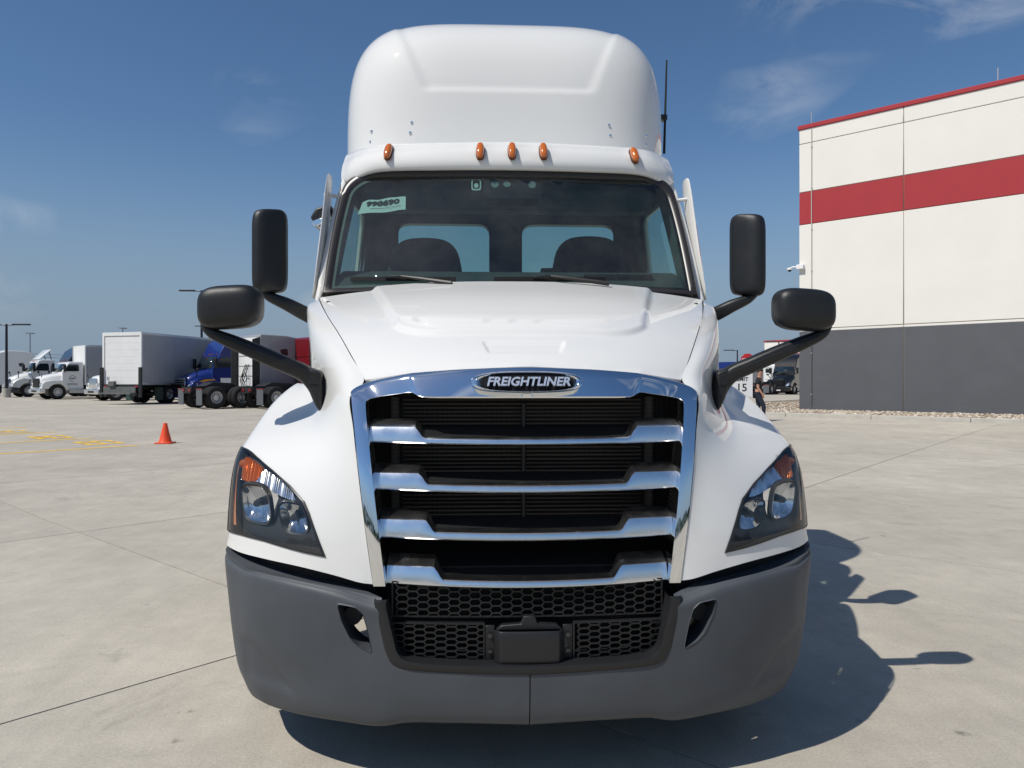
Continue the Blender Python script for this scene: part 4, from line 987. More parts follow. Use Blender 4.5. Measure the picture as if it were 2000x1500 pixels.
for w_ in (w1, w2):
    rw = empty('rear_window', (0, 0, 0), 0, truck); n = len(w_)
    mesh('pane', [(x, 2.93, z) for x, z in w_], [tuple(range(n))], GLS2, rw, smooth=False)
    cx = sum(p[0] for p in w_) / n; cz_ = sum(p[1] for p in w_) / n
    mesh('gasket', [(cx + (x - cx) * k, y, cz_ + (z - cz_) * k2) for (k, k2, y) in ((1.03, 1.03, 2.89), (.985, .985, 2.885), (.985, .985, 2.965)) for x, z in w_], grid_faces(3, n, True), RUB, rw)
MB().box(-1.02, 1.02, 1.5, 2.94, .98, 1.02).build('cab_floor', FRAME, truck, smooth=False)
HV = [(x, 1.675 + .19 * x * x + .003 + (2.90 - 1.675 - .19 * x * x) * q, 2.735 + .03 * x * x + .05 * q) for q in (0, .33, .66, 1) for x in [-.94 + 1.88 * k / 16 for k in range(17)]]
mesh('headliner', HV, grid_faces(4, 17), mat('headliner', (.10, .11, .11), .9), truck, smooth=False)
MB().prism([(1.90, 2.75), (1.86, 2.68), (1.95, 2.58), (2.25, 2.62), (2.30, 2.76)], -.90, .90, 'x').build('overhead_console', INTER, truck, bevel=.02)
# dashboard, wheel, seats, sensors
MB().prism([(1.44, 1.95), (1.47, 2.02), (1.56, 2.10), (1.74, 2.165), (1.98, 2.175), (2.06, 2.12), (2.06, 1.5), (1.6, 1.5)], -1.0, 1.0, 'x').build('dashboard', mat('dash', (.07, .075, .075), .75), truck, bevel=.03, seg=3)
mb = MB()
for k in range(22): x_ = .42 + k * .018; mb.box(x_, x_ + .009, 1.545, 1.60, 2.10, 2.128)
mb.build('dash_vent', BLKM, truck, smooth=False)
MB().box(.20, .32, 1.95, 2.0, 2.16, 2.225).build('dash_display', BLKM, truck, bevel=.01)
swc = Vector((.55, 2.10, 2.12)); mb = MB(); ring = []
for k in range(41):
    a = 2 * math.pi * k / 40; ring.append(swc + Vector((math.cos(a) * .225, math.sin(a) * .225 * .62, math.sin(a) * .225 * .78)))
mb.tube(ring, .016, 8, cap=False); mb.tube([swc + Vector((-.22, 0, 0)), swc + Vector((.22, 0, 0))], .018, 8); mb.tube([swc, swc + Vector((0, -.25, -.35))], .03, 8)
mb.build('steering_wheel', BLK, truck)
for (a, b) in (((-0.7380, 2.3500, 2.4914), (-0.3637, 2.3500, 2.2426)), ((0.3783, 2.3500, 2.5116), (0.7529, 2.3500, 2.2498))):
    cx = (a[0] + b[0]) / 2; st = empty('seat', (0, 0, 0), 0, truck); zt = a[2]; w_ = .19
    prof = [(-.30, 1.55), (-.285, 2.0), (-.24, zt - .14), (-.20, zt - .06), (-.13, zt - .012), (0, zt), (.13, zt - .012), (.20, zt - .06), (.24, zt - .14), (.285, 2.0), (.30, 1.55)]
    MB().prism(round_poly([(cx + x, z) for x, z in prof], .45, 3), 2.32, 2.46, 'y').build('seat_back', SEATM, st, bevel=.05, seg=4)
    MB().box(cx - .27, cx + .27, 1.95, 2.45, 1.50, 1.64).build('seat_cushion', SEATM, st, bevel=.05, seg=3)
sb = (0.0114, 1.6200, 2.5893); sen = empty('windshield_sensor', (0, 0, 0), 0, truck)
pq = [(-.175, .985), (.175, .985), (.17, .80), (.14, .765), (-.14, .765), (-.17, .80)]
pq = [(sb[0] + x, t) for x, t in round_poly(pq, .15, 3)]
mesh('sensor_cover', [WSP(x, t, -.006) for x, t in pq] + [WSP(x, t, -.07) for x, t in pq], [tuple(range(len(pq)))[::-1]] + grid_faces(2, len(pq), True), mat('sensor_black', (.008, .008, .009), .4), sen, smooth=False)
M_SG = mat('sensor_grey', (.25, .28, .28), .3)
for x_, w_, h_ in ((-.105, .022, .024), (-.035, .022, .018), (.11, .022, .024)):
    nn_ = 16; mesh('sensor_eye', [WSP(sb[0] + x_ + w_ * math.cos(6.283 * k / nn_), .885 + h_ * 1.3 * math.sin(6.283 * k / nn_), -.005) for k in range(nn_)], [tuple(range(nn_))], M_SG, sen, smooth=False)
tb = (-0.2015, 1.6200, 2.5869); ov = [(tb[0] + a * .028, .885 + b * .052) for a, b in oval(1, 1, 5, 32)]; ov2 = [(tb[0] + a * .021, .885 + b * .040) for a, b in oval(1, 1, 4, 32)]
mesh('toll_tag', [WSP(*p, -.008) for p in ov] + [WSP(*p, -.008) for p in ov2], grid_faces(2, 32, True), mat('tag_grey', (.6, .65, .62), .4), truck, smooth=False)
mesh('toll_tag_dot', [WSP(tb[0] + a * .013, .875 + b * .022, -.008) for a, b in oval(1, 1, 2, 24)], [tuple(range(24))], mat('tag_grey', (.6, .65, .62), .4), truck, smooth=False)
# paper number sheet behind the glass
c4 = [(-0.8899, 1.6200, 2.4825), (-0.6057, 1.5500, 2.5039), (-0.6106, 1.5700, 2.5900), (-0.8683, 1.6300, 2.5585)]
def on2(p): return (p[0], (p[2] - 1.985) / .775)
q0, q1, q2, q3 = [np.array(on2(p)) for p in c4]; V = []; nx_, ny_ = 24, 6
for j in range(ny_):
    for i in range(nx_):
        a, b = i / (nx_ - 1), j / (ny_ - 1); p = (q0 * (1 - a) + q1 * a) * (1 - b) + (q3 * (1 - a) + q2 * a) * b
        p[1] += .012 * math.sin(a * 3.1) * b + .004 * math.sin(a * 14) * b + .005 * math.sin(a * 9)
        V.append(WSP(p[0], p[1], -.011 - .002 * math.sin(a * 11 + b * 3)))
PAPER = mat('paper', (.78, .80, .77), .8)
sheet = mesh('number_sheet', V, grid_faces(ny_, nx_), PAPER, truck, solid=0)
INK = mat('ink', (.01, .012, .02), .7)
tq = text('sheet_number', '990690', .085, INK, sheet, (0, 0, 0), (0, 0, 0), 0., 0., bold=.0045)
mn = min(v.co.x for v in tq.data.vertices); mx_ = max(v.co.x for v in tq.data.vertices); my0 = min(v.co.y for v in tq.data.vertices); my1 = max(v.co.y for v in tq.data.vertices)
for v in tq.data.vertices:
    a = .13 + .74 * (v.co.x - mn) / (mx_ - mn); b = .46 + .40 * (v.co.y - my0) / (my1 - my0); p = (q0 * (1 - a) + q1 * a) * (1 - b) + (q3 * (1 - a) + q2 * a) * b
    p[1] += .012 * math.sin(a * 3.1) * b + .004 * math.sin(a * 14) * b + .005 * math.sin(a * 9); w = WSP(p[0], p[1], -.0065); v.co = w
V = []
for b in (.27, .295):
    for i in range(12):
        a = .24 + .66 * i / 11; p = (q0 * (1 - a) + q1 * a) * (1 - b) + (q3 * (1 - a) + q2 * a) * b; p[1] += .012 * math.sin(a * 3.1) * b + .005 * math.sin(a * 9); V.append(WSP(p[0], p[1], -.0065))
mesh('sheet_rule', V, grid_faces(2, 12), INK, sheet, smooth=False)

# ---- mirrors
def outline_solid(name, pts, y0, y1, m, parent, bevel=.02, seg=3, ycurve=None):
    return MB().prism([(p[0], p[2]) for p in pts], y0, y1, 'y').build(name, m, parent, bevel=bevel, seg=seg)
def sweep(name, secs, m, parent, n=20, e=2.6):
    """lofted tube: (centre, half width across, half depth) along a smooth path, in the x-z plane"""
    C_ = cr1([s_[0] for s_ in secs], np.linspace(0, len(secs) - 1, len(secs) * 6)); W_ = cr1([[s_[1], s_[2]] for s_ in secs], np.linspace(0, len(secs) - 1, len(secs) * 6)); V = []
    for i in range(len(C_)):
        d = C_[min(i + 1, len(C_) - 1)] - C_[max(i - 1, 0)]; d = d / np.linalg.norm(d); nrm = np.array([-d[2], 0, d[0]]); nrm /= np.linalg.norm(nrm) + 1e-9; by = np.array([0, 1, 0])
        for k in range(n):
            a = 2 * math.pi * k / n; ca = math.copysign(abs(math.cos(a)) ** (2 / e), math.cos(a)); sa = math.copysign(abs(math.sin(a)) ** (2 / e), math.sin(a))
            V.append(C_[i] + nrm * ca * W_[i, 0] + by * sa * W_[i, 1])
    q = len(C_); F = grid_faces(q, n, True) + [tuple(range(n)), tuple((q - 1) * n + k for k in range(n))]
    return mesh(name, V, F, m, parent, angle=50)
def hood_mirror():
    r = empty('hood_mirror', (0, 0, 0), 0, truck)
    a, b = (-1.3579, 0.5200, 1.9143), (-1.0939, 0.5200, 1.7317); c = ((a[0] + b[0]) / 2, .52, (a[2] + b[2]) / 2)
    V, F = superbox((0, 0, 0), ((b[0] - a[0]) / 2, .085, (a[2] - b[2]) / 2), (3.6, 3, 3.4), 14)
    V = [(x + c[0], y * (1 if y < 0 else .55) + c[1] + .02 * (z / .09) ** 2 * 0, z + c[2] + .008 * (x / .13)) for x, y, z in V]
    mesh('mirror_head', V, F, MIRR, r, angle=70)
    gx = (b[0] - a[0]) / 2 * .86; gz_ = (a[2] - b[2]) / 2 * .84
    mesh('mirror_glass', [(c[0] + x * gx, c[1] + .049, c[2] + z * gz_) for x, z in oval(1, 1, 4, 40)], [tuple(range(40))], CHROME, r, smooth=False)
    sweep('arm', [((-1.3445, 0.5300, 1.7533), .012, .03), ((-1.3105, 0.5300, 1.7166), .022, .035), ((-1.2284, 0.5400, 1.6784), .030, .04), ((-1.1241, 0.5500, 1.6333), .034, .042), ((-1.0105, 0.5700, 1.5815), .035, .044), ((-0.9347, 0.6000, 1.5423), .037, .046), ((-0.8939, 0.6150, 1.4911), .036, .05), ((-0.8795, 0.6200, 1.4283), .024, .05), ((-0.8706, 0.6200, 1.3879), .010, .045)], MIRR, r, e=3.4)
    fp = [(-0.9347, 0.6000, 1.5757), (-0.8619, 0.6100, 1.5514), (-0.8619, 0.6100, 1.3838), (-0.8840, 0.6100, 1.3972), (-0.9083, 0.6100, 1.4687), (-0.9259, 0.6000, 1.5178)]
    outline_solid('arm_foot', fp, .56, .70, MIRR, r, .012)
    # joint line between the arm's upper cap and body
    ln = [(-1.2893, 0.5000, 1.7103), (-1.1852, 0.5050, 1.6657), (-1.0605, 0.5150, 1.6125), (-0.9393, 0.5450, 1.5591), (-0.8528, 0.5560, 1.5264)]
    MB().tube([(p[0], p[1] - .012, p[2]) for p in ln], .0022, 6).build('arm_joint', BLKM, r)
    return r
def side_mirror():
    r = empty('door_mirror', (0, 0, 0), 0, truck)
    a, b = (-1.4181, 1.5000, 2.4550), (-1.2501, 1.5000, 2.0025); c = ((a[0] + b[0]) / 2, 1.50, (a[2] + b[2]) / 2); hw, hh = (b[0] - a[0]) / 2, (a[2] - b[2]) / 2
    V, F = superbox((0, 0, 0), (hw, .12, hh), (5, 4, 7), 16)
    W = []
    for x, y, z in V:
        if y < 0: y *= 1.0 - .75 * max(0, (x + hw * .15) / hw)          # the face towards the cab slants back
        else: y *= .5
        W.append((c[0] + x, c[1] + y, c[2] + z + .012 * x / hw))
    mesh('mirror_head', W, F, MIRR, r, angle=35)
    mesh('mirror_glass', [(c[0] + x * hw * .85, c[1] + .064, c[2] + z * hh * .9) for x, z in oval(1, 1, 7, 40)], [tuple(range(40))], CHROME, r, smooth=False)
    sweep('arm', [((-1.3845, 1.5000, 2.0159), .018, .05), ((-1.3342, 1.5000, 1.9794), .028, .05), ((-1.2527, 1.5100, 1.9439), .036, .05), ((-1.1896, 1.5400, 1.9102), .040, .05), ((-1.1321, 1.6000, 1.8785), .042, .05)], MIRR, r, e=3.2)
    return r
def mirror_root(r):
    q = empty(r.name.split('.')[0], (0, 0, 0), 0, truck)
    for ch in list(r.children):
        k = mirrored(ch); k.parent = q
hood_l = hood_mirror(); mirror_root(hood_l)
door_l = side_mirror(); mirror_root(door_l)
# look-down mirror above the passenger door
lk = empty('look_down_mirror', (0, 0, 0), 0, truck)
MB().prism([(p[0], p[2]) for p in ((-1.1911, 1.8500, 2.4927), (-1.1575, 1.8500, 2.5485), (-1.0720, 1.8500, 2.5772), (-1.0598, 1.8500, 2.5248), (-1.1636, 1.8500, 2.4559))], 1.80, 1.95, 'y').build('mirror_head', MIRR, lk, bevel=.012, seg=3)
MB().prism([(p[0], p[2]) for p in ((-1.1789, 1.8500, 2.4681), (-1.0720, 1.8500, 2.5062), (-1.0812, 1.8500, 2.4876), (-1.1453, 1.8500, 2.4376), (-1.1667, 1.8500, 2.4436))], 1.79, 1.93, 'y').build('mirror_glass', CHROME, lk, bevel=.004)

# ---- wind deflector blades beside the windshield
def blade():
    r = empty('side_deflector', (0, 0, 0), 0, truck)
    st = [((-1.0762, 1.7800, 2.7516), .003), ((-1.0781, 1.7600, 2.7036), .010), ((-1.0836, 1.7000, 2.4842), .015), ((-1.0931, 1.6200, 2.2317), .017), ((-1.1089, 1.5600, 2.0481), .010), ((-1.1215, 1.5400, 1.9851), .003)]
    t = np.linspace(0, len(st) - 1, 40); C_ = cr1([q[0] for q in st], t); W_ = cr1([[q[1]] for q in st], t)[:, 0]; V = []
    for p, w in zip(C_, W_):
        for k in range(12):
            a = 6.2832 * k / 12; V.append((p[0] + math.cos(a) * w, p[1] + .05 + math.sin(a) * .10 * (w / .017) ** .5, p[2]))
    F = grid_faces(40, 12, True) + [tuple(range(12)), tuple(39 * 12 + k for k in range(12))]
    mesh('blade', V, F, WHITE, r, angle=70)
    for a, b in (((-1.0940, 1.7500, 2.6161), (-1.0258, 1.8000, 2.6175)), ((-1.0945, 1.6400, 2.2175), (-1.0364, 1.7000, 2.2400))): MB().tube([a, b], .011, 8).build('standoff', WHITE, r)
    return r
mirror_root(blade())

# ---- chassis, wheels, tanks (mostly out of sight, they carry the truck and its shadow)
def wheel(parent, x, y, z, rad=.51, wid=.29, side=1, dual=False, rim=STEEL):
    w = empty('wheel', (x, y, z), 0, parent); h = wid / 2
    def tyre(dx):
        pr = [(rad * .56, -h), (rad * .80, -h * 1.02), (rad * .94, -h * .92), (rad * .995, -h * .72)]
        for k in range(5):
            a = -h * .6 + k * h * .3; pr += [(rad, a - .012), (rad, a + .012), (rad * .975, a + .02), (rad * .975, a + h * .3 - .02)]
        pr = pr[:-2] + [(rad * .995, h * .72), (rad * .94, h * .92), (rad * .80, h * 1.02), (rad * .56, h)]
        return MB().lathe(pr, (dx, 0, 0), 40, 'x', cap=False).build('tyre', TYRE, w, angle=35)
    tyre(0)
    if dual: tyre(-side * (wid + .06))
    s_ = side; d = -.10 if dual else 0
    pr = [(rad * .57, -h * .7), (rad * .57, h * .9), (rad * .53, h * .93), (rad * .50, h * .5), (rad * .40, h * .1 + (.0 if not dual else -.05)), (rad * .26, h * .25 + (-.06 if dual else .02)), (rad * .25, h * .95 if not dual else h * .5), (rad * .12, h * 1.02 if not dual else h * .6), (.01, h * 1.02 if not dual else h * .6)]
    MB().lathe([(r, a * s_) for r, a in pr], (0, 0, 0), 32, 'x').build('rim', rim, w, angle=30)
    nb = MB()
    for k in range(10):
        a = 6.2832 * k / 10; nb.lathe([(.016, s_ * h * .0), (.016, s_ * (h * .32))], (0, rad * .33 * math.cos(a), rad * .33 * math.sin(a)), 6, 'x')
    nb.build('wheel_nuts', CHROME2 if rim is not STEEL else FRAME, w, smooth=False)
    return w
for s_ in (-1, 1):
    wheel(truck, s_ * 1.03, 1.22, .51, side=s_)
    for y in (4.75, 6.05): wheel(truck, s_ * 1.07, y, .51, side=s_, dual=True)
for s_ in (-1, 1): MB().box(s_ * .41 - .04, s_ * .41 + .04, .55, 6.9, .72, .98).build('frame_rail', FRAME, truck, smooth=False)
MB().box(-.37, .37, 6.7, 6.78, .72, .95).build('rear_crossmember', FRAME, truck, smooth=False)
MB().box(-.95, .95, 1.16, 1.28, .44, .56).build('front_axle', FRAME, truck, smooth=False)
for y in (4.75, 6.05): MB().tube([(-.9, y, .51), (.9, y, .51)], .1, 10).build('drive_axle', FRAME, truck)
MB().box(-.62, .62, .55, 1.3, .46, .95).build('front_crossmember', FRAME, truck, smooth=False)
for s_ in (-1, 1):
    MB().lathe([(.02, 1.9), (.30, 1.9), (.31, 1.93), (.31, 3.5), (.30, 3.53), (.02, 3.53)], (s_ * .80, 0, .66), 28, 'y').build('fuel_tank', CHROME2, truck)
    MB().box(s_ * 1.02 - .06, s_ * 1.02 + .06, 1.85, 2.9, .38, .45).build('cab_step', FRAME, truck, bevel=.01)
MB().prism([(4.7, .98), (4.8, 1.12), (6.0, 1.16), (6.2, 1.0)], -.42, .42, 'x').build('fifth_wheel', FRAME, truck, bevel=.02)
for s_ in (-1, 1): MB().box(s_ * .98 - .3, s_ * .98 + .3, 6.75, 6.765, .22, .95).build('mud_flap', BLKM, truck, smooth=False)

# ================================================================ vehicles parked in the yard
GLD = mat('dark_glass', (.012, .020, .022), .05, spec=.6, coat=1.)
def paint(name, c, rough=.4): return mat(name, c, rough, coat=1., coat_rough=.05, spec=.2)
P_WHITE = paint('fleet_white', (.78, .78, .76)); P_SILV = paint('fleet_silver', (.30, .30, .315)); P_BLUE = paint('fleet_blue', (.006, .022, .16))
P_RED = paint('fleet_red', (.15, .004, .008)); P_BLACK = paint('fleet_black', (.006, .007, .009)); P_NAVY = paint('fleet_navy', (.02, .028, .05))
M_BOXW = mat('box_white', (.72, .72, .71), .45, var=.05, vscale=1.5); M_BOXSHADE = mat('box_side_shaded', (.34, .35, .37), .4, metal=.15, var=.06, vscale=1.2)  # box sides darker than the doors: their shade is put into the colour
M_ALU = mat('aluminium_trim', (.55, .56, .57), .35, metal=.8); M_REFL = mat('red_reflector', (.5, .02, .02), .3); M_WHT = mat('white_sheet', (.75, .75, .74), .6)
M_GOLD = mat('gold_decal', (.60, .27, .02), .4); HLC = mat('far_lamp', (.6, .65, .7), .08, metal=.6, coat=1.)

def frame_to(rz, local, world):
    """where to put a thing's origin so that its local point stands at the world point"""
    c, s = math.cos(rz), math.sin(rz); return (world[0] - (c * local[0] - s * local[1]), world[1] - (s * local[0] + c * local[1]))
RZ_IN, RZ_OUT = R_(-44), R_(136)            # nose towards the left, nose away
def loft(name, secs, m, parent, cap=True, **k):
    """secs: lists of points, same count, closed in cross direction by mirroring x"""
    V = []; n = 0
    for s in secs:
        ring = [(-x, y, z) for x, y, z in s[::-1]] + [p for p in s if p[0] > 1e-6]; n = len(ring); V += ring
    q = len(secs); F = grid_faces(q, n)
    if cap: F += [tuple(range(n)), tuple((q - 1) * n + j for j in range(n))]
    return mesh(name, V, F, m, parent, **k)
def hood_sec(y, w, zt, zb, sh=.25): return [(0, y, zt), (w * .55, y + .01, zt - .015), (w * .86, y + .03, zt - .07), (w, y + .06, zt - sh), (w * 1.01, y + .07, zb)]

def tractor(name, label, cat, paint_, rz, local, world, roof='mid', length=7.3, day=False, deflector=False, bumper=None, grille=CHROME, guard=False, group=None, back=None, sleeper_len=1.75, lamps=True, rear=True, high=3.95):
    x0, y0 = frame_to(rz, local, world); t = tag(empty(name, (x0, y0, gz(x0, y0)), rz), label, cat, group)
    bp = bumper or GREYP
    loft('hood', [hood_sec(.16, .60, 1.36, .80), hood_sec(.22, .66, 1.50, .78), hood_sec(.5, .74, 1.66, .78), hood_sec(1.0, .90, 1.83, .85), hood_sec(1.5, 1.03, 1.95, .9)], paint_, t, angle=50)
    for s in (-1, 1):
        pr = [(.10, .78), (.14, 1.0), (.32, 1.22), (.62, 1.40), (1.0, 1.47), (1.4, 1.44), (1.72, 1.25), (1.80, .95), (1.74, .9)]
        pr += [(1.22 + .62 * math.cos(a), .51 + .62 * math.sin(a)) for a in [R_(q) for q in (38, 60, 80, 100, 120, 140, 155)]] + [(.62, .72)]
        MB().prism(pr, s * .72, s * 1.22, 'x').build('fender', paint_, t, bevel=.06, seg=2)
        if lamps:
            mesh('headlight', [(s * 1.225, .55, .92), (s * 1.05, .085, .84), (s * .76, .045, .80), (s * .80, .085, .96), (s * 1.05, .17, 1.10), (s * 1.23, .50, 1.14)], [(0, 1, 4, 5), (1, 2, 3, 4)], HLC, t, smooth=False)
        wheel(t, s * 1.03, 1.22, .51, side=s)
    g = MB().prism([(-.60, .80), (-.56, 1.44), (.56, 1.44), (.60, .80)], .10, .17, 'y').build('grille', grille, t, bevel=.01, seg=1)
    MB().prism([(-.52, .82), (-.49, 1.36), (.49, 1.36), (.52, .82)], .07, .098, 'y').build('grille_opening', BLKM, g, smooth=False)
    for k in range(4): MB().box(-.51, .51, .05, .068, .86 + k * .125, .90 + k * .125).build('grille_bar', grille, g, smooth=False)
    MB().prism([(-1.22, .70), (-1.22, .40), (-1.10, .32), (1.10, .32), (1.22, .40), (1.22, .70), (.7, .78), (-.7, .78)], .02, .50, 'y').build('bumper', bp, t, bevel=.05, seg=2)
    MB().box(-.5, .5, .005, .018, .45, .72).build('bumper_intake', BLKM, t, smooth=False)
    # cab
    if day: cp = [(1.46, .62), (1.46, 1.97), (1.88, 2.74), (1.96, 2.88), (2.2, 2.94), (3.0, 2.94), (3.08, 2.85), (3.08, .62)]; rear_y = 3.08
    else:
        top = {'mid': 3.35, 'high': high}[roof]; e = 3.05 + sleeper_len; rear_y = e
        cp = [(1.46, .62), (1.46, 1.97), (1.88, 2.74), (1.94, 2.88), (2.25, 2.88 + (top - 2.88) * .55), (2.7, 2.88 + (top - 2.88) * .86), (3.3, top), (e - .06, top + .02), (e, top - .06), (e, .62)]
    cab = MB().prism(cp, -1.06, 1.06, 'x').build('cab', paint_, t, bevel=.09, seg=3)
    mesh('windshield', [(-.95, 1.455, 2.02), (0, 1.40, 2.0), (.95, 1.455, 2.02), (.88, 1.80, 2.68), (0, 1.77, 2.70), (-.88, 1.80, 2.68)], [(0, 1, 4, 5), (1, 2, 3, 4)], GLD, t, angle=60, solid=.02, off=1)
    for s in (-1, 1):
        MB().prism(round_poly([(1.66, 2.06), (1.98, 2.62), (2.62, 2.64), (2.68, 2.06)], .15, 3), s * 1.052, s * 1.066, 'x').build('side_window', GLD, t, smooth=False)
        MB().prism([(1.62, .68), (1.62, 2.02), (2.82, 2.02), (2.82, .68)], s * 1.058, s * 1.063, 'x').build('door', paint_, t, bevel=.004, seg=1)
        MB().box(s * 1.07 - .006, s * 1.07 + .006, 2.6, 2.75, 1.75, 1.82).build('door_handle', BLK, t, smooth=False)
        V, F = superbox((s * 1.32, 1.55, 2.30), (.11, .10, .30), (4, 4, 5), 5); mesh('mirror', V, F, MIRR, t)
        MB().tube([(s * 1.05, 1.66, 1.98), (s * 1.25, 1.55, 2.02)], .035, 6).build('mirror_arm', MIRR, t)
        V, F = superbox((s * 1.18, .55, 1.92), (.10, .06, .08), (4, 4, 4), 4); mesh('hood_mirror', V, F, MIRR, t)
        MB().tube([(s * .88, .62, 1.50), (s * 1.10, .56, 1.80), (s * 1.18, .56, 1.86)], .03, 6).build('hood_mirror_arm', MIRR, t)
        if not day: 
            MB().prism(round_poly([(3.25, 2.55), (3.30, 2.90), (3.72, 2.84), (3.60, 2.55)], .2, 3), s * 1.054, s * 1.066, 'x').build('bunk_window', GLD, t, smooth=False)
            for z in (.85, 1.35): MB().prism(round_poly([(3.3, z), (3.3, z + .42), (4.55, z + .42), (4.55, z)], .12, 3), s * 1.056, s * 1.062, 'x').build('locker_door', paint_, t, bevel=.004, seg=1)
            MB().prism([(rear_y + .002, .9), (rear_y + .002, top - .12), (rear_y + .38, top - .25), (rear_y + .38, .9)], s * 1.03 - .02, s * 1.03 + .02, 'x').build('cab_extender', BLK if back is None else back, t, smooth=False)
        MB().box(s * 1.0 - .18, s * 1.0 + .18, 1.9, rear_y - .1, .30, .62).build('side_skirt', paint_ if not day else FRAME, t, bevel=.03)
        MB().lathe([(.02, 0), (.29, 0), (.30, .03), (.30, 1.2), (.29, 1.23), (.02, 1.23)], (s * .78, 2.1, .62), 16, 'y').build('fuel_tank', M_ALU, t)
    for x in (-.75, -.2, 0, .2, .75): MB().box(x - .03, x + .03, 1.86, 1.93, 2.80, 2.85).build('marker_light', AMBER, t, bevel=.01)
    if back is not None or rear:
        for z in (1.0, 1.5, 2.0, 2.5): MB().box(-.9, .9, rear_y + .001, rear_y + .03, z, z + .05).build('back_rib', paint_, t, smooth=False)
        for x in (-.12, .05, .2):
            pts = [(x, rear_y + .06, 2.1), (x - .02, rear_y + .22, 1.7), (x + .08, rear_y + .30, 1.3), (x, rear_y + .25, 1.05)]; MB().tube(pts, .022, 6).build('air_hose', BLKM, t)
        ring = [(.05 + .2 * math.cos(R_(q * 30)), rear_y + .2, 1.45 + .22 * math.sin(R_(q * 30))) for q in range(13)]; MB().tube(ring, .02, 6, cap=False).build('hose_coil', BLKM, t)
        MB().box(-.95, -.75, rear_y + .04, rear_y + .2, 1.0, 2.9).build('exhaust_stack', M_ALU if not day else FRAME, t, bevel=.03)
    if day:
        for s in (-1, 1): MB().prism(round_poly([(s * .50 - .33, 2.1), (s * .50 + .33, 2.1), (s * .50 + .33, 2.62), (s * .50 - .33, 2.62)], .15, 3), 3.075, 3.09, 'y').build('rear_window', GLD, t, smooth=False)
    if deflector:
        mesh('roof_deflector', [(-.85, 2.05, 2.98), (.85, 2.05, 2.98), (.95, 2.85, 3.75), (-.95, 2.85, 3.75)], [(0, 1, 2, 3)], paint_, t, solid=.06, bevel=.02)
        for s in (-1, 1): MB().bar((s * .7, 2.75, 3.6), (s * .7, 2.95, 2.92), .05, .05).build('deflector_strut', FRAME, t, smooth=False)
    if guard:
        for x in (-.85, .85): MB().tube([(x, -.12, .5), (x, -.18, 1.05), (x, -.05, 1.35)], .04, 8).build('guard_post', FRAME, t)
        for z in (.6, .85, 1.1): MB().tube([(-1.1, -.16, z), (1.1, -.16, z)], .035, 8).build('guard_rail', FRAME, t)
    ya, yb = length - 2.15, length - .85
    for s in (-1, 1):
        MB().box(s * .41 - .04, s * .41 + .04, 2.5, length, .78, 1.02).build('frame_rail', FRAME, t, smooth=False)
        for y in (ya, yb): wheel(t, s * 1.07, y, .51, side=s, dual=True)
        MB().box(s * .92 - .28, s * .92 + .28, length - .16, length - .14, .16, .88).build('mud_flap', mat('mud_flap_grey', (.10, .11, .12), .6), t, smooth=False)
        MB().box(s * .92 - .30, s * .92 + .30, length - .19, length - .13,   .88, .93).build('flap_hanger', mat('hanger_red', (.16, .03, .03), .6), t, smooth=False)
        MB().box(s * .30 - .10, s * .30 + .10, length + .001, length + .03, .80, .90).build('tail_light', mat('tail_red', (.25, .015, .015), .4), t, smooth=False)
    for y in (ya, yb): MB().tube([(-.95, y, .51), (.95, y, .51)], .11, 8).build('drive_axle', FRAME, t)
    MB().prism([(ya - .1, 1.02), (ya + .1, 1.18), (yb - .2, 1.22), (yb + .2, 1.03)], -.45, .45, 'x').build('fifth_wheel', FRAME, t, bevel=.02)
    MB().box(-.40, .40, length - .1, length, .74, .98).build('rear_crossmember', FRAME, t, smooth=False)
    return t

# silver sleeper tractor seen from behind, and the red one beyond it
YR = 7.9 - .85
tA = tractor('sleeper_tractor', 'silver sleeper tractor facing away with white back wall and hanging air hoses', 'truck', P_SILV, RZ_OUT, (-1.07, YR), (-12.4148, 32.1882, 0.3371), roof='high', length=7.9, back=BLK, high=3.55)
MB().box(-1.0, 1.0, 3.05 + 1.75 + .012, 3.05 + 1.75 + .02, .95, 3.42).build('back_panel', P_WHITE, tA, smooth=False)
tB = tractor('sleeper_tractor', 'dark red tractor facing away half hidden behind the white front fender', 'truck', P_RED, RZ_OUT, (-1.07, YR), (-9.6933, 32.2605, 0.3306), roof='high', length=7.9, back=BLKM, high=3.45)
# blue sleeper facing left
tC = tractor('sleeper_tractor', 'dark blue sleeper tractor with gold stripe and chrome grille facing left', 'truck', P_BLUE, RZ_IN, (1.22, .15), (-16.2224, 39.2025, 0.3896), roof='high', guard=True, bumper=P_BLUE)
mesh('gold_decal', [(1.232, .62, 1.24), (1.232, .95, 1.36), (1.232, 1.45, 1.38), (1.232, 1.62, 1.33), (1.232, 1.25, 1.29), (1.232, .85, 1.22)], [(0, 1, 2, 3, 4, 5)], M_GOLD, tC, smooth=False)
MB().box(1.0655, 1.069, 1.95, 2.75, 1.05, 1.45).build('door_placard', M_WHT, tC, smooth=False)
# white day cab with roof deflector, navy sleeper beside it, far sleepers
tractor('day_cab_tractor', 'white day-cab tractor with tilted roof deflector parked near left edge', 'truck', P_WHITE, RZ_IN, (1.22, .15), (-35.8753, 55.5350, 0.4814), day=True, deflector=True, rear=False)
tractor('sleeper_tractor', 'dark grey-blue sleeper tractor mostly hidden behind the white box truck cab', 'truck', P_NAVY, RZ_IN, (1.22, .15), (-31.4228, 51.7054, 0.4661), roof='high', rear=False, guard=True)
tractor('sleeper_tractor', 'white tall sleeper tractor facing away beside the light pole at left edge', 'truck', P_WHITE, RZ_OUT, (-1.06, 4.8), (-42.2054, 64.6337, 0.5038), roof='high', back=M_BOXW, length=7.6)

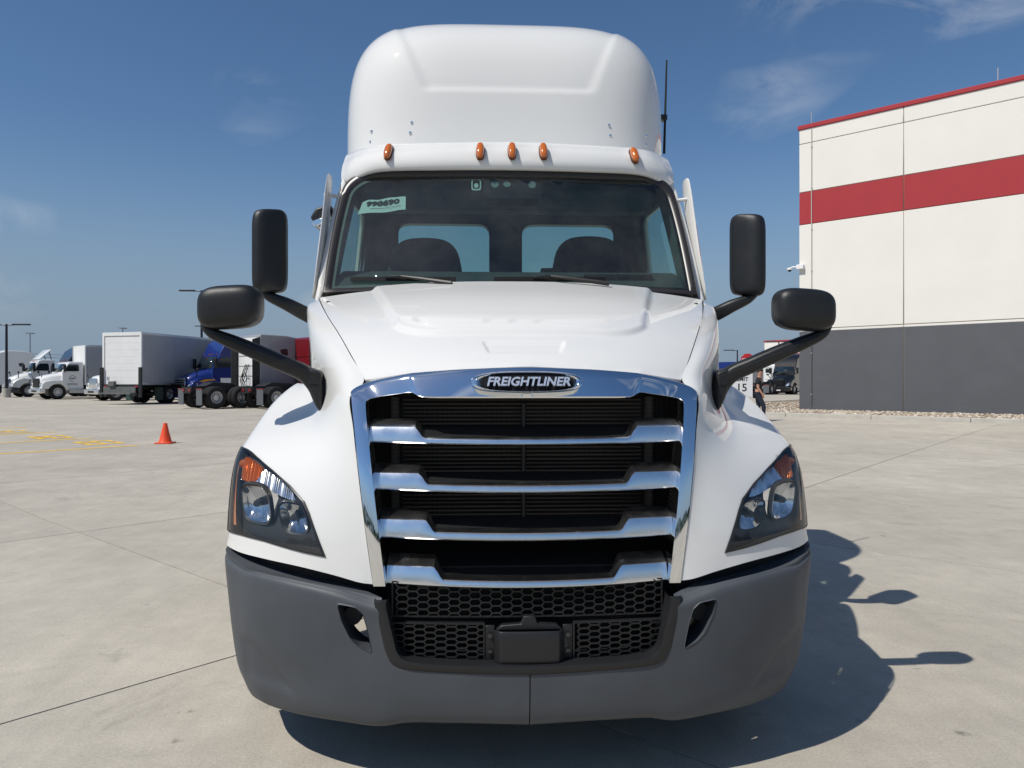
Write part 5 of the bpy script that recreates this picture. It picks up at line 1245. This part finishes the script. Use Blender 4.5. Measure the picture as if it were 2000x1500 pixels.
def box_truck(name, label, rz, local, world, box_len=7.4, lift=False, group=None, zf=.98, zt=3.72, cab_y=2.75, door=None):
    x0, y0 = frame_to(rz, local, world); t = tag(empty(name, (x0, y0, gz(x0, y0)), rz), label, 'truck', group)
    loft('hood', [hood_sec(.10, .70, 1.42, .72, .15), hood_sec(.22, .78, 1.56, .72, .2), hood_sec(.7, .86, 1.70, .75), hood_sec(1.35, .98, 1.84, .9)], P_WHITE, t, angle=50)
    for s in (-1, 1):
        pr = [(.06, .74), (.10, 1.06), (.30, 1.22), (.8, 1.32), (1.3, 1.30), (1.62, 1.05), (1.66, .62)] + [(1.05 + .58 * math.cos(a), .50 + .58 * math.sin(a)) for a in [R_(q) for q in (25, 50, 75, 100, 125, 150)]] + [(.45, .70)]
        MB().prism(pr, s * .78, s * 1.19, 'x').build('fender', P_WHITE, t, bevel=.05, seg=2)
        mesh('headlight', [(s * 1.19, .34, .93), (s * 1.02, .045, .90), (s * .82, .035, .90), (s * .84, .045, 1.08), (s * 1.04, .075, 1.12), (s * 1.195, .32, 1.12)], [(0, 1, 4, 5), (1, 2, 3, 4)], HLC, t, smooth=False)
        wheel(t, s * 1.0, 1.05, .50, side=s)
        MB().prism(round_poly([(1.48, 1.92), (1.72, 2.38), (2.36, 2.40), (2.40, 1.92)], .15, 3), s * 1.042, s * 1.056, 'x').build('side_window', GLD, t, smooth=False)
        MB().prism([(1.42, .72), (1.42, 1.86), (2.48, 1.86), (2.48, .72)], s * 1.046, s * 1.051, 'x').build('door', P_WHITE, t, bevel=.004, seg=1)
        V, F = superbox((s * 1.30, 1.42, 2.12), (.10, .08, .24), (4, 4, 5), 5); mesh('mirror', V, F, MIRR, t)
        MB().tube([(s * 1.02, 1.5, 1.85), (s * 1.26, 1.42, 1.9)], .03, 6).build('mirror_arm', MIRR, t)
        MB().box(s * .98 - .2, s * .98 + .2, 1.75, 3.1, .42, .70).build('fuel_tank', M_ALU, t, bevel=.03)
        MB().tube([(s * .93, .15, 1.42), (s * 1.06, .1, 1.70)], .02, 6).build('fender_mirror_arm', MIRR, t)
    MB().prism([(-.62, .80), (-.58, 1.42), (.58, 1.42), (.62, .80)], .045, .11, 'y').build('grille', BLKM if not lift else CHROME, t, bevel=.01, seg=1)
    MB().box(-1.18, 1.18, -.06, .30, .42, .72).build('bumper', CHROME2, t, bevel=.04)
    MB().box(-.5, .5, -.066, -.062, .5, .62).build('bumper_intake', BLKM, t, smooth=False)
    MB().prism([(1.32, .6), (1.32, 1.86), (1.68, 2.48), (1.80, 2.58), (2.58, 2.60), (2.68, 2.5), (2.68, .6)], -1.045, 1.045, 'x').build('cab', P_WHITE, t, bevel=.08, seg=3)
    mesh('windshield', [(-.94, 1.315, 1.90), (0, 1.27, 1.88), (.94, 1.315, 1.90), (.86, 1.60, 2.42), (0, 1.57, 2.44), (-.86, 1.60, 2.42)], [(0, 1, 4, 5), (1, 2, 3, 4)], GLD, t, angle=60, solid=.02, off=1)
    for x in (-.7, -.18, 0, .18, .7): MB().box(x - .03, x + .03, 1.74, 1.80, 2.565, 2.605).build('marker_light', AMBER, t, smooth=False)
    e = cab_y + box_len
    np_ = int(box_len / 1.22)
    for s in (-1, 1):
        for k in range(np_):
            a = cab_y + .06 + (box_len - .12) * k / np_; b = cab_y + .06 + (box_len - .12) * (k + 1) / np_
            MB().box(s * 1.26 - .012, s * 1.26 + .012, a + .003, b - .003, zf + .12, zt - .10).build('side_panel', M_BOXSHADE, t, smooth=False)
        MB().box(s * 1.265 - .02, s * 1.265 + .02, cab_y, e, zt - .10, zt + .01).build('top_rail', M_ALU, t, smooth=False)
        MB().box(s * 1.265 - .02, s * 1.265 + .02, cab_y, e, zf, zf + .118).build('bottom_rail', M_ALU, t, smooth=False)
        MB().tube([(s * 1.24, cab_y, zf), (s * 1.24, cab_y, zt)], .06, 10).build('front_post', M_ALU, t)
        MB().box(s * 1.22 - .06, s * 1.22 + .06, e - .08, e + .01, zf, zt + .004).build('rear_post', M_BOXW, t, smooth=False)
        wheel(t, s * 1.02, e - 2.3, .50, side=s, dual=True)
        MB().box(s * .40 - .04, s * .40 + .04, 1.5, e - .2, .72, zf - .02).build('frame_rail', FRAME, t, smooth=False)
        MB().box(s * .98 - .27, s * .98 + .27, e - 1.66, e - 1.64, .16, .9).build('mud_flap', mat('mud_flap_green', (.03, .06, .055), .6), t, smooth=False)
    MB().box(-1.22, 1.22, cab_y, cab_y + .04, zf, zt).build('front_wall', M_BOXW, t, smooth=False)
    MB().box(-1.25, 1.25, cab_y + .01, e - .01, zt + .005, zt + .03).build('box_roof', M_BOXW, t, smooth=False)
    MB().box(-1.24, 1.24, cab_y, e - .02, zf - .03, zf).build('box_floor', FRAME, t, smooth=False)
    MB().box(-1.16, 1.16, e - .07, e + .012, zt - .16, zt + .002).build('rear_header', M_BOXW, t, smooth=False)
    for k in range(7):
        z0 = zf + .03 + (zt - .2 - zf) * k / 7; z1 = zf + .03 + (zt - .2 - zf) * (k + 1) / 7
        MB().box(-1.155, 1.155, e - .06, e - .03, z0, z1 - .004).build('roll_door_panel', M_BOXW, t, smooth=False)
    MB().tube([(-.98, e - 2.3, .5), (.98, e - 2.3, .5)], .12, 8).build('rear_axle', FRAME, t)
    MB().box(-1.2, 1.2, e - .02, e + .08, zf - .14, zf - .01).build('rear_sill', FRAME, t, smooth=False)
    for s in (-1, 1): MB().box(s * 1.0 - .08, s * 1.0 + .08, e + .081, e + .09, zf - .11, zf - .05).build('tail_light', M_REFL, t, smooth=False)
    if lift:
        LG = mat('liftgate_grey', (.12, .125, .12), .6, var=.2, vscale=6)
        for s in (-1, 1):
            MB().box(s * 1.27 - .09, s * 1.27 + .09, e + .02, e + .12, .35, zf + .95).build('lift_column', BLK, t, smooth=False)
            MB().prism([(e - .3, .45), (e + .05, .95), (e + .18, .95), (e - .1, .40)], s * .7 - .05, s * .7 + .05, 'x').build('lift_arm', LG, t, smooth=False)
        MB().box(-1.05, 1.05, e + .1, e + .55, .52, .60).build('lift_platform', LG, t, smooth=False)
        MB().box(-1.05, 1.05, e + .13, e + .19, .60, .92).build('lift_plate', LG, t, smooth=False)
        MB().box(.25, .65, e + .10, e + .3, .93, 1.22).build('lift_motor', LG, t, bevel=.03)
        MB().box(.85, 1.02, e - .025, e - .02, zf + .25, zf + .45).build('door_lock', M_ALU, t, bevel=.01)
    return t
box_truck('box_truck', 'box truck with side darkened as in shade, white roll-up rear door and folded liftgate', R_(180 - 17.7), (-1.26, 10.25), (-18.3919, 38.0067, 0.3886), 7.5, lift=True, zf=1.02, zt=3.85)
m2 = box_truck('box_truck', 'white box truck facing left with round emblem on its cab door', RZ_IN, (1.0, 1.05), (-28.9043, 48.9772, 0.4545), 6.6)
rg_ = [(1.0565, 1.98 + .20 * math.cos(R_(q * 15)), 1.42 + .20 * math.sin(R_(q * 15))) for q in range(20)]
MB().tube(rg_, .014, 6).build('door_emblem', BLKM, m2)
MB().box(1.0525, 1.0545, 1.84, 2.12, 1.38, 1.46).build('emblem_bar', mat('emblem_grey', (.12, .12, .13), .5), m2, smooth=False)
for z, a, b in ((1.06, 1.72, 2.28), (.98, 1.66, 2.34)): MB().box(1.0525, 1.0545, a, b, z, z + .035).build('door_lettering', mat('emblem_grey', (.12, .12, .13), .5), m2, smooth=False)
box_truck('box_truck', 'white truck nose with chrome grille showing past the box truck liftgate', RZ_IN, (1.18, .0), (-23.9157, 44.5427, 0.4302), 6.0, lift=True)

# right: black sleeper and the back of a white day cab beyond the warehouse corner
tK = tractor('sleeper_tractor', 'black sleeper tractor with yellow sign on its roof facing the camera', 'truck', P_BLACK, RZ_IN, (1.03, 1.22), (29.7527, 66.8003, 0.4964), roof='high', bumper=P_BLACK, grille=P_BLACK)
mesh('roof_sign', [(-.72, 2.12, 3.14), (.72, 2.12, 3.14), (.66, 2.26, 3.38), (-.66, 2.26, 3.38)], [(0, 1, 2, 3)], mat('sign_yellow', (.72, .42, .03), .5), tK, solid=.02, smooth=False)
MB().box(-.28, .28, -.006, .003, .36, .46).build('number_plate', M_WHT, tK, smooth=False)
tractor('day_cab_tractor', 'white day-cab tractor seen from behind with two rear windows and hoses', 'truck', P_WHITE, RZ_OUT, (-1.07, 6.45), (27.2871, 66.1089, 0.4933), day=True)
tr = tag(empty('semi_trailer', (*frame_to(RZ_IN, (1.25, 0), (26.0346, 70.2759, 3.4474)), gz(24, 66)), RZ_IN), 'dark blue trailer roof showing beside the stop sign', 'trailer')
MB().box(-1.25, 1.25, 0, 12, 1.1, 3.25).build('trailer_body', P_BLUE, tr, bevel=.03)
for s in (-1, 1):
    for y in (10, 11.2): wheel(tr, s * 1.02, y, .5, side=s, dual=True)
MB().box(-.5, .5, .5, 11.8, .8, 1.098).build('trailer_chassis', FRAME, tr, smooth=False)

# far white warehouse with red coping and band
B2 = (40.2133, 100.6864, 0.7729); b2 = tag(empty('far_warehouse', (B2[0], B2[1], .45), math.atan2(-SV[1], -SV[0])), 'distant white warehouse with red coping behind the black tractor', 'building')
MB().box(0, 60, 0, 30, 0, 7.0).build('wall', M_WH, b2, smooth=False)
MB().box(-.1, 60.1, -.1, 30, 7.003, 7.2).build('coping', M_RED, b2, smooth=False)
MB().box(3, 60.02, -.02, 30, 4.6, 5.3).build('red_band', M_RED, b2, smooth=False)
tr2 = tag(empty('semi_trailer', (*frame_to(RZ_IN, (1.25, 0), (33.9360, 79.9404, 1.5000)), gz(36, 78)), RZ_IN), 'white trailer parked behind the black sleeper tractor', 'trailer')
MB().box(-1.25, 1.25, 0, 14, 1.1, 4.05).build('trailer_body', M_BOXW, tr2, bevel=.03)
for s in (-1, 1):
    for y in (11.5, 12.7): wheel(tr2, s * 1.02, y, .5, side=s, dual=True)
MB().box(-.5, .5, .5, 13.8, .8, 1.098).build('trailer_chassis', FRAME, tr2, smooth=False)

# ================================================================ cone, poles, signs, person
CONE = mat('cone_orange', (.78, .075, .018), .5, var=.06, vscale=8)
cn = tag(empty('traffic_cone', (-7.3560, 14.5707, 0.1431)), 'orange traffic cone standing at the end of a yellow parking line', 'cone')
MB().prism(round_poly([(-.185, -.185), (.185, -.185), (.185, .185), (-.185, .185)], .12, 3), 0, .03, 'z').build('base', CONE, cn, bevel=.008)
MB().lathe([(.15, .031), (.135, .055), (.085, .25), (.045, .44), (.040, .462), (.032, .466), (.028, .455)], (0, 0, 0), 32, 'z').build('cone_body', CONE, cn)
POLE = mat('pole_dark', (.012, .013, .022), .5)
def lamp_pole(label, base, h, arms, ang=0.):
    p = tag(empty('light_pole', base, ang), label, 'light pole', 'yard light poles')
    MB().tube([(0, 0, 0), (0, 0, h)], [.11, .08], 10).build('pole', POLE, p)
    MB().tube([(0, 0, 0), (0, 0, .7)], .28, 14).build('pole_base', M_KERB, p)
    for s in arms:
        MB().tube([(0, 0, h - .1), (s * .6, 0, h - .06)], .04, 6).build('arm', POLE, p)
        MB().box(min(s * .5, s * 1.7), max(s * .5, s * 1.7), -.2, .2, h - .08, h + .02).build('lamp_head', POLE, p, bevel=.02)
    return p
def pole_h(base, py, dep): return 1.5 + (750 - py) * dep / 1444 - base[2]
b0 = (-35.9789, 54.9663, 0.6468); lamp_pole('twin-headed light pole beside the white sleeper at left edge', (b0[0], b0[1], gz(b0[0], b0[1])), 1.5 + 117 * 56 / 1444 - .48, (-1, 1))
b0 = (-21.9686, 56.3565, 0.6163); lamp_pole('tall light pole rising behind the left hood mirror', (b0[0], b0[1], gz(b0[0], b0[1])), 1.5 + 183 * 58 / 1444 - .47, (-1,))
b0 = (-33.7859, 90.9049, 0.5443); lamp_pole('small far light pole just right of the pole by the mirror', (b0[0], b0[1], gz(b0[0], b0[1])), 1.5 + 113 * 92 / 1444 - .5, (-1,))
b0 = (31.8385, 88.0396, 0.5443); lamp_pole('small far light pole left of the stop sign', (b0[0], b0[1], gz(b0[0], b0[1])), 1.5 + 66 * 92 / 1444 - .5, (-1,))
b0 = (40.2269, 95.6810, 0.4612); lamp_pole('far light pole in front of the distant white warehouse', (b0[0], b0[1], gz(b0[0], b0[1])), 1.5 + 83 * 100 / 1444 - .5, (-1, 1))
for (px_, lab) in (((-139.8882, 233.6689, -0.0928), 'thin grey mast far off above the day-cab tractor'), ((-111.0860, 232.4113, -0.0928), 'thin grey mast far off above the box truck')):
    q = tag(empty('distant_mast', (px_[0], px_[1], .5)), lab, 'mast', 'distant masts'); h = 1.5 + (95 if 'day' in lab else 105) * 230 / 1444
    MB().tube([(0, 0, 0), (0, 0, h)], [.3, .14], 6).build('mast', mat('mast_grey', (.16, .18, .22), .6), q)
    MB().box(-.9, .9, -.9, .9, h, h + .25).build('mast_head', mat('mast_grey', (.16, .18, .22), .6), q, smooth=False)
for k, (a, b) in enumerate((((-103.6441, 152.0102, 8.3560), (-78.8663, 220.9951, 9.1177)), ((-103.6441, 152.0102, 7.7327), (-78.8663, 220.9951, 8.2036)))):
    a, b = Vector(a), Vector(b); ln = [a + (b - a) * t - Vector((0, 0, 1)) * 4 * t * (1 - t) * .5 for t in [q / 16 for q in range(17)]]
    tag(MB().tube(ln, .035, 5).build('power_line', mat('wire', (.05, .055, .065), .5), None), ['upper power line sagging across the left sky', 'lower power line sagging across the left sky'][k], 'power line', 'power lines')

# signs
SRED = mat('sign_red', (.42, .010, .018), .5); SWH = mat('sign_white', (.62, .63, .63), .55)
sp = (16.1034, 41.6819, 2.9647); st = tag(empty('stop_sign', (sp[0], sp[1], gz(sp[0], sp[1])), R_(-22)), 'red octagonal stop sign showing above the right hood mirror arm', 'sign'); zc_ = sp[2] - gz(sp[0], sp[1])
octa = [(.41 * math.cos(R_(22.5 + 45 * k)), zc_ + .41 * math.sin(R_(22.5 + 45 * k))) for k in range(8)]
MB().prism(octa, -.01, .01, 'y').build('sign_face', SRED, st, smooth=False)
MB().box(-.03, .03, .012, .05, 0, zc_ + .3).build('post', POLE, st, smooth=False)
text('sign_lettering', 'STOP', .27, SWH, st, (0, -.013, zc_), ext=.001, bold=.004)
sp = (7.0531, 17.5537, 1.5426); g0 = gz(sp[0], sp[1]); sl = tag(empty('speed_limit_sign', (sp[0], sp[1], g0), R_(-20)), 'white speed limit sign behind the right fender', 'sign'); zc_ = sp[2] - g0
MB().box(-.31, .31, -.008, .008, zc_ - .40, zc_ + .36).build('sign_face', SWH, sl, bevel=.004)
MB().box(-.03, .03, .01, .05, 0, zc_ + .3).build('post', POLE, sl, smooth=False)
for body, s_, dz in (('SPEED', .15, .24), ('LIMIT', .15, .085), ('15', .30, -.15)): text('sign_lettering', body, s_, INK, sl, (0.02, -.0105, zc_ + dz), ext=.001, bold=.004)

# person walking past the sign
sp = (9.2118, 21.9637, 1.3269); pz = gz(sp[0], sp[1]); SKIN = mat('skin', (.42, .22, .15), .6); SHIRT = mat('shirt_black', (.010, .011, .014), .85); TROU = mat('trousers_navy', (.012, .018, .035), .85); HAIR = mat('hair_dark', (.02, .014, .01), .7)
per = tag(empty('person', (sp[0], sp[1], pz), R_(-25)), 'person in black shirt and dark trousers walking by the speed limit sign', 'person')
def skin(name, J, E, m, parent, sub=2):
    me = bpy.data.meshes.new(name); keys = list(J); me.from_pydata([J[k][0] for k in keys], [(keys.index(a), keys.index(b)) for a, b in E], [])
    o = put(name, me, m, parent); o.modifiers.new('skin', 'SKIN'); sd = o.modifiers.new('sub', 'SUBSURF'); sd.levels = sub; sd.render_levels = sub
    if not me.skin_vertices: me.attributes.new('skin', 'FLOAT', 'POINT')
    for i, k in enumerate(keys):
        try: me.skin_vertices[0].data[i].radius = (J[k][1], J[k][1] if len(J[k]) < 3 else J[k][2])
        except Exception: pass
    try: me.skin_vertices[0].data[0].use_root = True
    except Exception: pass
    me.polygons.foreach_set('use_smooth', [True] * len(me.polygons)); return o
J = {'pel': ((0, 0, .96), .14, .11), 'wai': ((.01, 0, 1.10), .13, .10), 'che': ((.03, 0, 1.32), .16, .11), 'nec': ((.05, 0, 1.50), .055, .055), 'hd0': ((.07, 0, 1.58), .075, .075), 'hd1': ((.08, 0, 1.68), .095, .085), 'hd2': ((.07, 0, 1.76), .06, .06),
     'shl': ((.03, -.19, 1.42), .065), 'ell': ((.02, -.27, 1.14), .045), 'wrl': ((.16, -.27, .93), .032), 'hal': ((.19, -.26, .86), .04, .022), 'fil': ((.21, -.25, .79), .025, .015),
     'shr': ((.03, .19, 1.42), .065), 'elr': ((-.06, .27, 1.14), .045), 'wrr': ((-.02, .28, .90), .032), 'har': ((0, .28, .83), .04, .022), 'fir': ((.01, .28, .76), .025, .015),
     'hil': ((0, -.10, .90), .10), 'knl': ((.20, -.10, .52), .065), 'anl': ((.18, -.10, .09), .045), 'tol': ((.33, -.10, .045), .04, .035),
     'hir': ((0, .10, .90), .10), 'knr': ((.02, .10, .50), .065), 'anr': ((-.26, .10, .16), .045), 'tor': ((-.16, .10, .045), .04, .035)}
E_ = [('pel', 'wai'), ('wai', 'che'), ('che', 'nec'), ('nec', 'hd0'), ('hd0', 'hd1'), ('hd1', 'hd2'), ('che', 'shl'), ('shl', 'ell'), ('ell', 'wrl'), ('wrl', 'hal'), ('hal', 'fil'), ('che', 'shr'), ('shr', 'elr'), ('elr', 'wrr'), ('wrr', 'har'), ('har', 'fir'), ('pel', 'hil'), ('hil', 'knl'), ('knl', 'anl'), ('anl', 'tol'), ('pel', 'hir'), ('hir', 'knr'), ('knr', 'anr'), ('anr', 'tor')]
skin('body', J, E_, SKIN, per)
def grow(keys, g, ends=None):
    D = {k: (J[k][0], J[k][1] + g, (J[k][2] if len(J[k]) > 2 else J[k][1]) + g) for k in keys}
    if ends: D.update(ends)
    return D
mid_ = lambda a, b, t: tuple(J[a][0][i] + (J[b][0][i] - J[a][0][i]) * t for i in range(3))
S = grow(['pel', 'wai', 'che', 'shl', 'shr'], .018, {'sl': (mid_('shl', 'ell', .75), .068, .068), 'sr': (mid_('shr', 'elr', .75), .068, .068), 'ne': ((.045, 0, 1.46), .075, .075)})
skin('shirt', S, [('pel', 'wai'), ('wai', 'che'), ('che', 'ne'), ('che', 'shl'), ('che', 'shr'), ('shl', 'sl'), ('shr', 'sr')], SHIRT, per)
S = grow(['pel', 'hil', 'hir', 'knl', 'knr', 'anl', 'anr'], .016)
skin('trousers', S, [('pel', 'hil'), ('hil', 'knl'), ('knl', 'anl'), ('pel', 'hir'), ('hir', 'knr'), ('knr', 'anr')], TROU, per)
V, F = superbox((.055, 0, 1.72), (.105, .085, .085), (2.2, 2, 2.2), 6); mesh('hair', V, F, HAIR, per)
for k, dz in (('tol', 0), ('tor', 0)):
    p = J[k][0]; a = J['an' + k[-1]][0]; V, F = superbox(((p[0] + a[0]) / 2 + .02, p[1], (p[2] + a[2]) / 2 - .02), (.145, .055, .05), (3, 3, 3), 5); mesh('shoe', V, F, BLK, per)

# trees along the yard's far edge, seen only as a dark line in the chrome
LEAF = mat('leaf_green', (.045, .075, .025), .7, var=.4, vscale=2)
rt_ = random.Random(11); mb = MB()
for k in range(2600):
    a = R_(200 + 140 * rt_.random()); r = 62 + 8 * rt_.random(); x, y = r * math.cos(a), r * math.sin(a); hh = 2.5 + 3.2 * (.5 + .5 * math.sin(a * 23) * math.cos(a * 9 + 1))
    z = .5 + hh * rt_.random() ** .8; s = .55 + .5 * rt_.random(); n1_ = Vector((rt_.gauss(0, 1), rt_.gauss(0, 1), rt_.gauss(0, 1))).normalized(); e1 = n1_.orthogonal().normalized(); e2 = n1_.cross(e1); c = Vector((x, y, z))
    mb.add([c + e1 * s, c + e2 * s * .7, c - e1 * s, c - e2 * s * .7], [(0, 1, 2, 3)])
tag(mb.build('tree_line', LEAF, None, smooth=False, fix=False), 'dark line of trees mirrored in the lower chrome grille edges', 'trees', kind='stuff')
